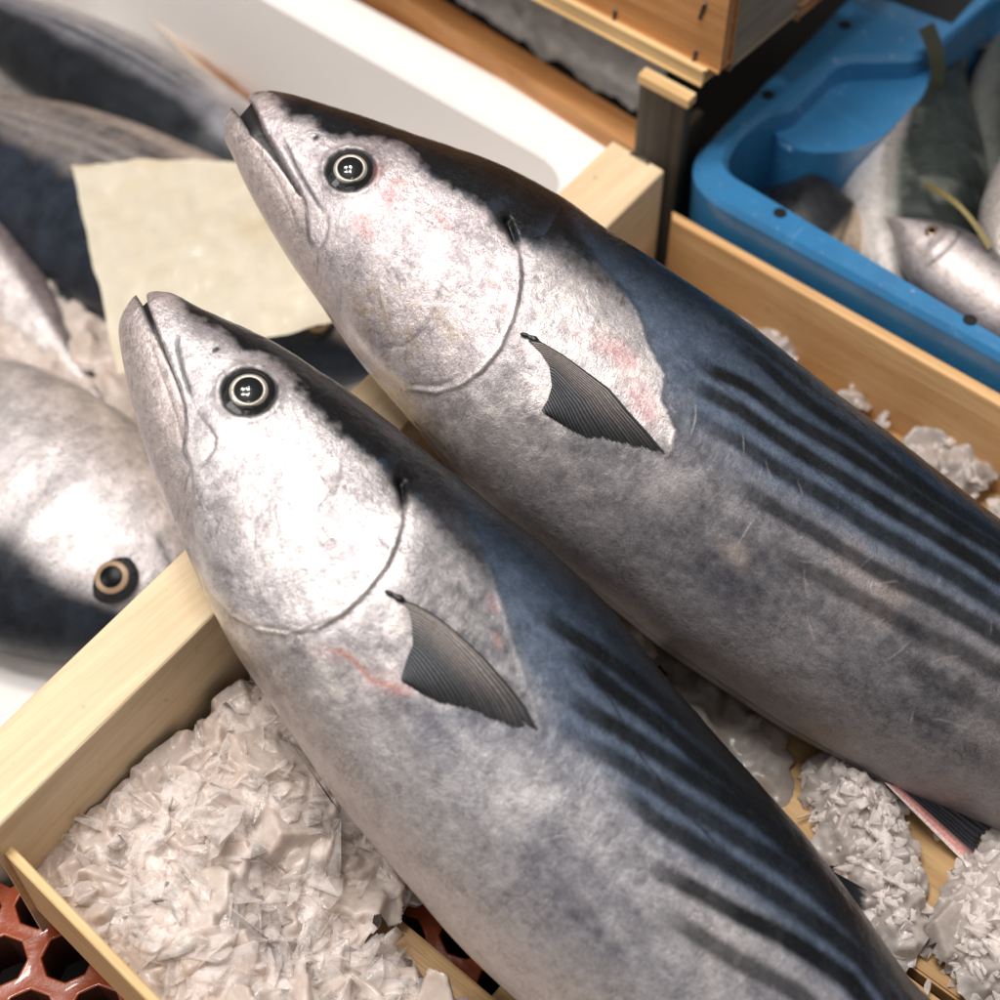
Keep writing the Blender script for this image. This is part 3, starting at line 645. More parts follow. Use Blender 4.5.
REAR = dict(
    label='farther striped bonito with open jaws over the cream paper, its back towards the blue tray', seed=9,
    O=(240, 98, .258), E=(900, 590, .130), N=(0, -.30, 1), L=.665,
    dorsal=[(243, 93), (249, 90), (260, 89), (280, 92), (300, 96), (340, 108), (400, 129), (450, 145), (500, 163), (525, 175), (560, 195), (610, 231), (640, 251), (666, 267), (716, 300), (750, 323), (780, 348), (840, 396), (904, 444), (960, 488), (1000, 519)],
    belly=[(232, 104), (224, 114), (222, 124), (226, 140), (240, 174), (256, 206), (276, 240), (290, 264), (320, 304), (350, 350), (375, 381), (410, 420), (450, 472), (500, 522), (560, 568), (612, 608), (660, 648), (720, 688), (780, 728), (840, 760), (888, 788), (948, 812), (1000, 831)],
    tail=[(.52, .056, -.078), (.57, .034, -.050), (.61, .013, -.024), (.64, .004, -.011), (.70, .001, -.008)],
    mouth=[(248, 96), (254, 106), (264, 128), (276, 148), (288, 170), (300, 190), (305, 204), (307, 222), (309, 240), (316, 251)],
    jaw=[(232, 106), (240, 118), (252, 134), (268, 150), (284, 171), (296, 189), (304, 204)],
    eye=(351, 170), eyeR=.0097, iris=(.0070, .0052), irisoff=(0, 0), tear=-.75,
    lines=dict(
        mouthline=[(300, 190), (305, 204), (307, 222), (309, 240), (316, 251)],
        maxgroove=[(280, 132), (286, 146), (296, 168), (306, 186), (318, 206), (328, 214)], maxback=[(328, 214), (328, 226), (326, 240), (320, 251), (316, 252)], maxback2=[(317, 252), (318, 262), (317, 276)],
        jawline=[(256, 150), (276, 176), (290, 205), (300, 235)], gular=[(318, 285), (332, 310), (352, 332), (380, 346)],
        gularpale=[(312, 285), (330, 325), (356, 360), (390, 385), (420, 395)],
        preopercle=[(450, 264), (447, 278), (440, 292), (434, 310), (425, 330), (404, 346), (380, 347), (352, 335)], subopercle=[(345, 336), (372, 368), (405, 386), (440, 386), (472, 372)],
        opercle=[(516, 240), (521, 256), (523, 275), (521, 295), (515, 320), (502, 350), (484, 372), (462, 388), (436, 396), (404, 392), (374, 374), (346, 340), (330, 310)],
        headfill=[(280, 270), (225, 170), (212, 110), (245, 80), (400, 115), (510, 180)],
        notch=[(508, 220), (514, 236), (518, 250)],
        corselet=[(562, 205), (584, 238), (600, 262), (622, 290), (637, 312), (650, 350), (664, 376), (660, 400), (675, 430), (668, 454)],
        corsefill=[(655, 456), (604, 443), (560, 440), (520, 420), (505, 360), (520, 320), (524, 270), (520, 240), (545, 235)],
        corsetop=[(520, 250), (560, 278), (600, 305), (637, 340), (670, 400)],
        dark=[(246, 91), (262, 94), (274, 101), (284, 120), (312, 124), (326, 138), (372, 141), (404, 150), (430, 180), (455, 192), (490, 214), (514, 238), (540, 250), (580, 276), (620, 300), (660, 340)],
        bluelow=[(640, 390), (700, 440), (780, 500), (860, 550), (930, 590), (1000, 630)],
        lateral=[(700, 365), (760, 420), (800, 455), (825, 480), (850, 502), (900, 530)]),
    inks=INKS, lateral_a=.4,
    stripes=[([(690, 300), (760, 345), (830, 397), (900, 447), (1000, 517)], .9),
             ([(705, 322), (760, 361), (790, 388), (825, 415), (850, 431), (900, 470), (950, 505), (1000, 536)], .9),
             ([(672, 338), (712, 370), (750, 388), (790, 418), (837, 446), (875, 470), (915, 497), (950, 520), (1000, 551)], .92),
             ([(662, 368), (700, 388), (740, 410), (775, 435), (812, 459), (850, 483), (890, 508), (935, 535), (975, 560), (1000, 578)], .92),
             ([(676, 410), (712, 427), (740, 443), (775, 467), (805, 486), (835, 503), (870, 527), (910, 550), (950, 573), (975, 590), (1000, 606)], .82),
             ([(715, 474), (750, 493), (787, 516), (825, 538), (862, 562), (900, 583), (940, 602), (970, 620), (1000, 638)], .8),
             ([(750, 534), (800, 565), (837, 585), (880, 610), (925, 635), (962, 652), (1000, 673)], .62),
             ([(870, 642), (905, 662), (930, 678), (1000, 715)], .45)],
    flank_dark=lin(58, 59, 67), flank_light=lin(138, 133, 135), belly_col=lin(140, 134, 136), belly_w=.16, tan=.8, chest=lin(200, 190, 186),
    head_dark=lin(148, 138, 141), head_light=lin(200, 188, 188), cors_dark=lin(150, 146, 150), cors_light=lin(222, 210, 206),
    nostril=(316, 138), pink=[(392, 192, .012, .75, 2.0), (362, 224, .009, .85, 1.0), (442, 217, .008, .7, 1.1), (378, 172, .009, .4, 2.0), (507, 310, .005, .5, 1.8), (622, 356, .014, .75, .8), (642, 402, .014, .65, 1.0), (590, 340, .014, .35, .5), (530, 350, .006, .5, .6), (492, 285, .006, .4, 1.)],
    cheek=[(382, 330, .022, .6), (435, 325, .018, .7), (400, 300, .02, .4), (420, 365, .018, .55), (350, 310, .014, .6), (460, 345, .012, .4)],
    scratches=36,
    pect=dict(lead=[(528, 340), (540, 342), (563, 356), (590, 376), (609, 390), (628, 412), (647, 432), (665, 453)],
              trail=[(665, 455), (652, 452), (628, 446), (604, 440), (586, 438), (566, 428), (545, 414)],
              base=[(528, 340), (540, 352), (549, 366), (552, 386), (548, 400), (542, 410)], knob=[(520, 334), (527, 336), (535, 340), (543, 345)]),
    fins=[('second_dorsal_fin', (.485, .525), .020, .05, True)],
    anal=dict(base=[(884, 782), (905, 790), (930, 800), (962, 810)], tip=[(968, 866), (980, 856), (978, 840), (992, 828)]),
)
heroes = []
for spec in (FRONT, REAR):
    f = Bonito(spec); f.build('big striped bonito lying across the crate board'); heroes.append(f)

wd = bpy.data.worlds.new('World'); scene.world = wd; wd.use_nodes = True
wt = wd.node_tree; bg = wt.nodes['Background']; tc = wt.nodes.new('ShaderNodeTexCoord'); sx = wt.nodes.new('ShaderNodeSeparateXYZ'); rp = wt.nodes.new('ShaderNodeValToRGB')
wt.links.new(tc.outputs['Generated'], sx.inputs[0]); wt.links.new(sx.outputs['Z'], rp.inputs[0]); wt.links.new(rp.outputs[0], bg.inputs[0])
e = rp.color_ramp.elements; e[0].position = 0; e[0].color = (.10, .09, .085, 1); e[1].position = 1; e[1].color = (1, .96, .93, 1)
q = e.new(.30); q.color = (.22, .205, .195, 1); q = e.new(.62); q.color = (.66, .635, .615, 1)
bg.inputs[1].default_value = .66
def lamp(name, loc, target, sx, sy, power, col=(1, .96, .92)):
    l = bpy.data.lights.new(name, 'AREA'); l.shape = 'RECTANGLE'; l.size = sx; l.size_y = sy; l.energy = power; l.color = col
    o = bpy.data.objects.new(name, l); COL.objects.link(o); o.location = loc
    o.rotation_euler = (Vector(target) - Vector(loc)).to_track_quat('-Z', 'Y').to_euler(); return o
for k, (x, y) in enumerate(((-.46, -.12), (-.14, -.12), (-.46, .28), (-.14, .28))): lamp('hall_lamp', (x, y, 1.9), (0, 0, .15), .20, .26, 7.5)
lamp('side_fill', (-1.3, -.5, 1.5), (.05, .05, .1), .5, .5, 9)  # weak fill added from the left to brighten the orange side board
cam = bpy.data.cameras.new('Camera'); co = bpy.data.objects.new('Camera', cam); COL.objects.link(co)
co.location = CAM; co.rotation_euler = (math.pi / 2 - PITCH, 0, 0); cam.sensor_width = 36; cam.lens = F * 36 / 1000; cam.clip_start = .01; cam.clip_end = 50
cam.dof.use_dof = True; cam.dof.focus_distance = .640; cam.dof.aperture_fstop = .0576 / .0090
scene.camera = co
scene.view_settings.view_transform = 'Standard'; scene.view_settings.look = 'None'; scene.view_settings.exposure = 0; scene.view_settings.gamma = 1
scene.render.engine = 'CYCLES'; scene.cycles.use_denoising = True; scene.cycles.max_bounces = 8; scene.cycles.transparent_max_bounces = 64; scene.cycles.caustics_reflective = False; scene.cycles.caustics_refractive = False
from mathutils.geometry import delaunay_2d_cdt
# ------------------------------------------------------------------ the place
def frame(px, py, z, deg):
    p = at(px, py, z); return Matrix.Translation(Vector((p[0], p[1], 0))) @ Matrix.Rotation(math.radians(deg), 4, 'Z')
ADEG = -40.5
def prism(name, pxs, ztop, zbot, mat, parent, bevel=.0012, seg=2, zs=None, rough_edge=0.):
    inv = parent.matrix_world.inverted() if parent else Matrix()
    bm = bmesh.new(); W = [at(x, y, ztop) for x, y in pxs]
    t = [bm.verts.new(inv @ Vector(w)) for w in W]; b = [bm.verts.new(inv @ Vector((w[0], w[1], zbot))) for w in W]
    n = len(W); bm.faces.new(t); bm.faces.new(b[::-1])
    for i in range(n): bm.faces.new((t[i], b[i], b[(i + 1) % n], t[(i + 1) % n]))
    bmesh.ops.recalc_face_normals(bm, faces=bm.faces[:])
    if rough_edge:
        bmesh.ops.subdivide_edges(bm, edges=[e for e in bm.edges if e.calc_length() > .05], cuts=14, use_grid_fill=True)
        for v in bm.verts:
            q = np.array(v.co)[None]; v.co += Vector((float(perlin(q * 70)[0]), float(perlin(q * 70 + 9)[0]), float(perlin(q * 60 + 5)[0]))) * rough_edge
    if bevel:
        ee = [e for e in bm.edges if len(e.link_faces) == 2 and e.calc_face_angle(0) > .6]
        bmesh.ops.bevel(bm, geom=ee, offset=bevel, segments=seg, affect='EDGES', profile=.6)
    return from_bm(name, bm, mat, parent)
def tube_np(path, r, n=8):
    path = np.asarray(path, float); d = np.gradient(path, axis=0); d /= np.linalg.norm(d, axis=1)[:, None]; a = np.array([.31, .17, .93]); V = []
    for p, t in zip(path, d):
        x = np.cross(t, a); x /= np.linalg.norm(x); y = np.cross(t, x)
        for j in range(n): V.append(p + r * (x * math.cos(6.2832 * j / n) + y * math.sin(6.2832 * j / n)))
    return np.array(V), grid_faces(len(path), n, True)
def to_local(W, parent): 
    m = np.array(parent.matrix_world.inverted()); W = np.asarray(W); return W @ m[:3, :3].T + m[:3, 3]
def staple(a, b, nrm, parent, r=.0006):
    a, b = np.asarray(a), np.asarray(b); nrm = np.asarray(nrm); d = (b - a) / np.linalg.norm(b - a)
    pth = [a - nrm * .004, a + nrm * .0006, a + d * .0008 + nrm * .0010, (a + b) / 2 + nrm * .0011, b - d * .0008 + nrm * .0010, b + nrm * .0006, b - nrm * .004]
    V, Fq = tube_np(pth, r); return from_np('staple', to_local(V, parent), Fq, STEEL, parent)

# ground and the red perforated mat
bm = bmesh.new(); bmesh.ops.create_grid(bm, x_segments=1, y_segments=1, size=3.0); g = from_bm('ground', bm, GROUND); g.location = (0, 0, -.03); tag(g, kind='structure')
PO = at(4, 834, .147); PA = (math.cos(math.radians(-38.5)), math.sin(math.radians(-38.5)))
def make_mat():
    P = .0275; V, Q = [], []; x0, x1, y0, y1 = -.30, .30, -.46, .02; ca, sa = math.cos(.06), math.sin(.06)
    for j in range(int((y1 - y0) / (P * .866)) + 1):
        for i in range(int((x1 - x0) / P) + 1):
            cx, cy = x0 + (i + .5 * (j % 2)) * P, y0 + j * P * .866; k = len(V)
            if (cx * ca - cy * sa - PO[0]) * PA[0] + (cx * sa + cy * ca - PO[1]) * PA[1] < -.034: continue
            for lv in range(5):
                for q in range(24):
                    a = 2 * math.pi * q / 24
                    am = ((a + math.pi / 6) % (math.pi / 3)) - math.pi / 6; rh = (P / 2) / math.cos(am)
                    ao = (a % (math.pi / 4)) - math.pi / 8; ro = .0108 * math.cos(math.pi / 8) / math.cos(ao)
                    r, z = ((rh, -.0004), (ro + .0012, -.0004), (ro + .0005, -.0002), (ro, -.0010), (ro * .97, -.0300))[lv]
                    x, y = cx + r * math.cos(a), cy + r * math.sin(a); V.append((x * ca - y * sa, x * sa + y * ca, z - .0012))
            for lv in range(4):
                for q in range(24):
                    a, b = k + lv * 24 + q, k + lv * 24 + (q + 1) % 24; Q.append((a, b, b + 24, a + 24))
    V = np.array(V); V[:, 2] += .0630; o = from_np('drain_pallet', V, np.array(Q), MATM, None, smooth=False); o.data.materials.append(MAT_SHADE); o.data.polygons.foreach_set('material_index', (np.arange(len(Q)) % 96 >= 72).astype(np.int32))
    return tag(o, 'wet red plastic pallet full of round drain holes, under the pale crate', 'pallet')
make_mat()

# the wooden crate the bonito lie in
crate = empty('wooden_crate', frame(4, 834, .147, ADEG)); tag(crate, 'open pale wooden fish crate with thick end board and bed of crushed ice', 'crate')
bpy.context.view_layer.update()
prism('end_board', [(-14, 839), (665, 170), (613, 140), (-14, 738)], .158, .066, WOOD_END, crate, .0018, 3)
prism('side_board', [(3, 836), (700, 1556), (691, 1563), (-6, 843)], .140, .088, WOOD_THIN, crate, .0006, 1)
prism('side_board', [(672, 219), (1000, 406), (1560, 726), (1564, 712), (1000, 393), (672, 210)], .131, .066, WOOD_SIDE, crate, .0012)
inv = crate.matrix_world.inverted()
A_ = np.array(crate.matrix_world.to_3x3() @ Vector((1, 0, 0))); B_ = np.array([-A_[1], A_[0], 0]); O_ = np.array(crate.matrix_world.translation)
def ab(px, py, z): w = inv @ Vector(at(px, py, z)); return w.x, w.y
def lbox(name, a0, a1, b0, b1, z0, z1, mat, parent=crate, bevel=.001, noise=.0006):
    bm = bmesh.new(); bmesh.ops.create_cube(bm, size=1)
    for v in bm.verts: v.co = Vector((a0 + (v.co.x + .5) * (a1 - a0), b0 + (v.co.y + .5) * (b1 - b0), z0 + (v.co.z + .5) * (z1 - z0)))
    bmesh.ops.subdivide_edges(bm, edges=[e for e in bm.edges if e.calc_length() > .15], cuts=24, use_grid_fill=True)
    for v in bm.verts: v.co += Vector((0, float(perlin(np.array(v.co)[None] * [30, 90, 90])[0]) * noise * 1.5, float(perlin(np.array(v.co)[None] * [30, 60, 60] + 4)[0]) * noise))
    ee = [e for e in bm.edges if len(e.link_faces) == 2 and e.calc_face_angle(0) > .8]; bmesh.ops.bevel(bm, geom=ee, offset=bevel, segments=2, affect='EDGES')
    return from_bm(name, bm, mat, parent)
b1 = ab(432, 926, .075)[1]; b2 = ab(905, 962, .075)[1]; a_gap = ab(500, 985, .066)[0]
bR = ab(800, 300, .02)[1]; bR = .452
lbox('bottom_slat', .004, .80, .010, b1 - .006, .066, .075, WOOD_SLAT)
lbox('bottom_slat', .004, .80, b1 + .022, b2 - .0035, .066, .075, WOOD_SLAT)
lbox('bottom_slat', .004, .80, b2, b2 + .105, .066, .0755, WOOD_SLAT)
lbox('bottom_slat', .004, .80, b2 + .108, bR - .004, .066, .075, WOOD_SLAT)
lbox('cross_batten', a_gap, a_gap + .05, .012, bR - .006, .0628, .0655, WOOD_SLAT)
lbox('end_board', .80, .83, -.004, bR + .01, .066, .145, WOOD_END)
p, q = at(631, 154, .1583), at(648, 164, .1583); staple(p, q, (0, 0, 1), crate)

# crushed ice
def hulls(n, flat):
    out = []
    for k in range(n):
        bm = bmesh.new()
        for _ in range(9):
            v = Vector(rng.normal(size=3)).normalized(); bm.verts.new((v.x * rng.uniform(.7, 1.4), v.y * rng.uniform(.4, .9), v.z * flat * rng.uniform(.5, 1.2)))
        bmesh.ops.convex_hull(bm, input=bm.verts[:]); bmesh.ops.delete(bm, geom=[v for v in bm.verts if not v.link_faces], context='VERTS')
        bmesh.ops.bevel(bm, geom=bm.edges[:], offset=.06, segments=2, affect='EDGES', profile=.5, clamp_overlap=True); bmesh.ops.triangulate(bm, faces=bm.faces[:]); bmesh.ops.recalc_face_normals(bm, faces=bm.faces[:])
        bm.verts.index_update(); out.append((np.array([v.co[:] for v in bm.verts]), np.array([[v.index for v in f.verts] for f in bm.faces]))); bm.free()
    return out
HULL = hulls(28, .19); HULLF = hulls(10, .75); HULLM = hulls(14, .5)
def shards(name, spots, mat, tilt=.4, H=None, base=None):
    V, T, k = [], [], 0; H = H or HULL
    if base is not None: V.append(base[0]); T.append(base[1]); k = len(base[0])
    for (p, sz) in spots:
        hv, ht = H[rng.integers(len(H))]; r = np.array((Matrix.Rotation(rng.uniform(0, 6.28), 3, 'Z') @ Matrix.Rotation(rng.normal() * tilt, 3, 'X') @ Matrix.Rotation(rng.normal() * tilt, 3, 'Y'))); v = (hv * sz) @ r.T + p; V.append(v); T.append(ht + k); k += len(v)
    return from_np(name, np.vstack(V), np.zeros((0, 4)), mat, None, tris=np.vstack(T))
def plate_field(name, to_world, A0, A1, B0, B1, zfun, n, size, label, mat, res=.0008, tilt=.30, floor=-9., smooth=1.1, seed=1):
    """crushed ice: thousands of thin flakes lying over one another, their upper surface melted together"""
    rs = np.random.default_rng(seed); na, nb = int((A1 - A0) / res), int((B1 - B0) / res); ga, gb = A0 + np.arange(na) * res, B0 + np.arange(nb) * res
    Zf = np.full((na, nb), -1.0)
    for k in range(n):
        a, b = rs.uniform(A0, A1), rs.uniform(B0, B1); z0 = zfun(a, b)
        if z0 is None: continue
        r = size * rs.uniform(.45, 1.0) * (1.7 if k % 6 == 0 else 1); R_ = r * 1.5
        ia, ib = slice(max(int((a - R_ - A0) / res), 0), int((a + R_ - A0) / res) + 1), slice(max(int((b - R_ - B0) / res), 0), int((b + R_ - B0) / res) + 1)
        X, Y = np.meshgrid(ga[ia] - a, gb[ib] - b, indexing='ij')
        if X.size == 0: continue
        th = rs.uniform(0, 6.28); asp = rs.uniform(.4, .9); x, y = X * math.cos(th) + Y * math.sin(th), (-X * math.sin(th) + Y * math.cos(th)) / asp
        d = np.full(X.shape, 9.); m = rs.integers(5, 8); ph = rs.uniform(0, 6.28)
        for q in range(m):
            an = ph + 6.283 * (q + rs.uniform(-.28, .28)) / m; d = np.minimum(d, r * rs.uniform(.55, 1.05) - (x * math.cos(an) + y * math.sin(an)))
        e = np.sqrt(np.clip(d / .0022, 0, 1)); sx, sy = rs.normal(size=2) * tilt
        z = z0 + rs.uniform(-.005, .004) + X * sx + Y * sy + e * rs.uniform(.0012, .0035)
        Zf[ia, ib] = np.where((d > 0) & (z > Zf[ia, ib]), z, Zf[ia, ib])
    have = Zf > -.5; Zs = np.where(have, Zf, floor)
    w = np.exp(-.5 * (np.arange(-4, 5) / smooth) ** 2); w /= w.sum()
    num, den = np.where(have, Zf, 0.), have.astype(float)
    for ax in (0, 1):
        num = np.apply_along_axis(lambda v: np.convolve(v, w, 'same'), ax, num); den = np.apply_along_axis(lambda v: np.convolve(v, w, 'same'), ax, den)
    Zs = np.where(den > .02, num / np.maximum(den, .02), -1) - np.where(den < .62, (.62 - den) * .010, 0)
    ok_ = (den > .46); GA, GB = np.meshgrid(ga, gb, indexing='ij'); V = np.stack([GA.ravel(), GB.ravel(), Zs.ravel()], 1)
    V[:, 2] += fbm(V, 260, 3, 2.) * .0007
    W = to_world(V); fq = grid_faces(na, nb); keep = ok_.ravel()[fq].all(1); fq = fq[keep]
    used = np.unique(fq); mp = np.full(len(W), -1); mp[used] = np.arange(len(used))
    o = from_np(name, W[used], mp[fq], mat, None); return tag(o, label, 'ice', kind='stuff')
crate_w = lambda V: O_ * [1, 1, 0] + V[:, :1] * A_ * [1, 1, 0] + V[:, 1:2] * B_ * [1, 1, 0] + V[:, 2:] * np.array([0, 0, 1.])
gapA, gapB = ab(430, 925, .075)[0], b1
def icez(a, b):
    dg = math.hypot(max(gapA - .012 - a, 0), max(b1 - .020 - b, 0) + max(b - b1 - .06, 0))
    if dg <= .001: return None
    if b > .15 and a > .12: return None
    z = .104 + .012 * math.exp(-((b - .06) / .07) ** 2) * math.exp(-((a - .10) / .12) ** 2) - .014 * sm(.20, .33, a) * sm(.02, .10, b)
    z += .010 * float(perlin(np.array([[a * 30, b * 30, .5]]))[0]); ga, gb = a - (gapA + .03), b - (b1 + .012)
    z = min(z, .076 + .55 * dg); return None if (z < .081 and float(perlin(np.array([[a * 60, b * 60, 9.]]))[0]) > -.05) else max(z, .077)
plate_field('crushed_ice', crate_w, .001, .42, -.001, .27, icez, 6500, .0115, 'heap of milky crushed ice flakes filling the left of the crate', ICE, seed=3, smooth=.8, tilt=.33)
spots = []
while len(spots) < 3000:
    a, b = rng.uniform(.003, .40), rng.uniform(.004, .21); z = icez(a, b)
    if z is None: continue
    sz = min(rng.uniform(.005, .0150) * (1.5 if len(spots) % 7 == 0 else 1), a * 1.2, b * 1.2); spots.append((crate_w(np.array([[a, b, z + rng.uniform(-.001, .0065)]]))[0], sz))
tag(shards('ice_chips', spots, CHIP, .45), 'clear loose ice chips scattered over the milky ice heap', 'ice', kind='stuff')
def wallz(a, b):
    q = math.sin(a * 47) + .8 * math.sin(a * 119 + 1) + .5 * math.sin(a * 260)
    e = (b - .418) / .028
    if q < -.2 or e < rng.uniform() * .5: return None
    return .078 + .009 * e + .003 * q
plate_field('wall_ice', crate_w, .03, .72, .415, .4485, wallz, 1500, .0085, 'scattered white ice along the orange side board behind the farther bonito', ICE3, tilt=.4, seed=4)
spots = []
while len(spots) < 300:
    a, b = rng.uniform(.04, .72), rng.uniform(.420, .446); z = wallz(a, b)
    if z is None: continue
    spots.append((crate_w(np.array([[a, b, z + rng.uniform(.0, .005)]]))[0], rng.uniform(.003, .008)))
tag(shards('wall_chips', spots, CHIP2, .5), 'clear ice chips caught along the orange side board', 'ice', kind='stuff')
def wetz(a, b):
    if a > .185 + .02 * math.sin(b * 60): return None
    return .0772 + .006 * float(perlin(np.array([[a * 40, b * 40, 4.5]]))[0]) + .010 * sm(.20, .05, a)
plate_field('wet_ice', crate_w, .01, .27, .22, .41, wetz, 1200, .012, 'wet ice lying in the shadowed gap between the two bonito', ICE_SHADE, res=.001, seed=5, smooth=1.6)

def clump(outline, zc, h, label, seed, f0=.075):
    P = np.array([ab(x, y, zc) for x, y in outline]); lo, hi = P.min(0), P.max(0); ring_ = np.vstack([P, P[:1]])
    def zf(a, b):
        q = np.array([[a, b]])
        if not inpoly(q, P)[0]: return None
        ed = pdist(q, ring_)[0][0]; return f0 + h * min(1, ed / .018) ** .7 * (.60 + .35 * rng.uniform())
    o = plate_field('ice_clump', crate_w, lo[0] - .004, hi[0] + .004, lo[1] - .004, hi[1] + .004, zf, 900, .0080, label, ICE3, res=.0007, tilt=.36, smooth=1.0, seed=int(seed))
    del o['kind']; o['group'] = 'packed ice clumps on the wet slats'; spots = []
    while len(spots) < 620:
        q = np.array([rng.uniform(lo[0], hi[0]), rng.uniform(lo[1], hi[1])])
        if not inpoly(q[None], P)[0]: continue
        ed = pdist(q[None], ring_)[0][0]; spots.append((crate_w(np.array([[q[0], q[1], f0 + h * min(1, ed / .018) ** .7 * rng.uniform(.7, 1.2) + .001]]))[0], rng.uniform(.0028, .0070)))
    ch = shards('ice_chips', spots, CHIP2, .8, HULLM); ch.parent = o; ch['kind'] = 'stuff'; return o
clump([(806, 770), (822, 757), (850, 756), (880, 776), (900, 800), (912, 850), (926, 905), (918, 940), (900, 956), (870, 930), (846, 880), (826, 830), (812, 800)], .085, .026, 'packed ice clump between the nearer bonito and the farther one', 2.)
clump([(962, 870), (985, 850), (1030, 840), (1060, 900), (1050, 990), (1010, 1010), (975, 990), (948, 955), (940, 925)], .085, .026, 'packed ice clump at the frame corner, below the pink edged fin', 8.)

# the white foam box
foam = empty('foam_box', frame(608, 178, .125, ADEG)); tag(foam, 'white foam box holding several fish on ice behind the end board', 'box'); bpy.context.view_layer.update()
def rounded(pts, r, n=8):
    out = []; m = len(pts); pts = [np.array(p, float) for p in pts]
    for i in range(m):
        p, a, b = pts[i], pts[i - 1], pts[(i + 1) % m]; da, db = (a - p), (b - p); la, lb = np.linalg.norm(da), np.linalg.norm(db); rr = min(r if np.isscalar(r) else r[i], la * .45, lb * .45)
        s, e = p + da / la * rr, p + db / lb * rr
        for k in range(n + 1):
            t = k / n; out.append((1 - t) ** 2 * s + 2 * t * (1 - t) * p + t * t * e)
    return out
def open_box(name, outer, inner, zr, zb, zf, mat, parent, inset=.006, bevel=.003, holes=()):
    """outer and inner rim outlines (world xy), rim height, foot, inner floor"""
    inv = parent.matrix_world.inverted(); bm = bmesh.new()
    L = lambda pts, z: [bm.verts.new(inv @ Vector((p[0], p[1], z))) for p in pts]
    def ring(a, b):
        n = len(a)
        for i in range(n): bm.faces.new((a[i], a[(i + 1) % n], b[(i + 1) % n], b[i]))
    co, ci = np.mean(outer, 0), np.mean(inner, 0)
    shrink = lambda pts, c, d: [p + (c - p) / np.linalg.norm(c - p) * d for p in pts]
    e = bevel; o0 = L(outer, zr - e); o1 = L(shrink(outer, co, e), zr); i1 = L(shrink(inner, ci, -e), zr); i0 = L(inner, zr - e); ob = L(shrink(outer, co, inset), zb); ib = L(shrink(inner, ci, inset), zf)
    ring(ob, o0); ring(o0, o1); ring(i1, i0); ring(i0, ib)
    allv = o1 + i1; p2 = [Vector(v.co[:2]) for v in allv]; n1_ = len(o1); n2_ = len(i1)
    ed = [(k, (k + 1) % n1_) for k in range(n1_)] + [(n1_ + k, n1_ + (k + 1) % n2_) for k in range(n2_)]
    r = delaunay_2d_cdt(p2, ed, [], 1, 1e-7); ip = np.array([v[:] for v in p2[n1_:]])
    for fc_ in r[2]:
        cen = np.mean([r[0][q][:] for q in fc_], 0)
        if inpoly(cen[None], ip)[0]: continue
        bm.faces.new([allv[r[3][q][0]] for q in fc_])
    bm.faces.new(ib); bm.faces.new(ob[::-1])
    return from_bm(name, bm, mat, parent)
def wxy(pts, z): return [at(x, y, z)[:2] for x, y in pts]
A2 = A_[:2]; _d = at(613, 140, .158)[:2] - at(-14, 738, .158)[:2]; B2 = _d / np.linalg.norm(_d)
no = wxy([(641, 152)], .125)[0]; out_f = [no, no - A2 * .52, no - A2 * .52 - B2 * .50, no - B2 * .50]
ni = wxy([(578, 172)], .125)[0]; inn_f = [ni, ni - A2 * .43, ni - A2 * .43 - B2 * .43, ni - B2 * .43]
bx = open_box('shell', rounded(out_f, .012), rounded(inn_f, [.03, .04, .04, .04]), .125, .001, .012, FOAM, foam, .004, .004)

# ice and paper in the foam box
ifo = lambda a, b: ni - A2 * a - B2 * b
def foam_w(V): q = ni - V[:, :1] * A2 - V[:, 1:2] * B2; return np.concatenate([q, V[:, 2:]], 1)
plate_field('box_ice', foam_w, .08, .40, .15, .34, lambda a, b: .034, 1500, .014, 'layer of crushed ice under the fish in the white foam box', ICE, res=.0014, seed=6)

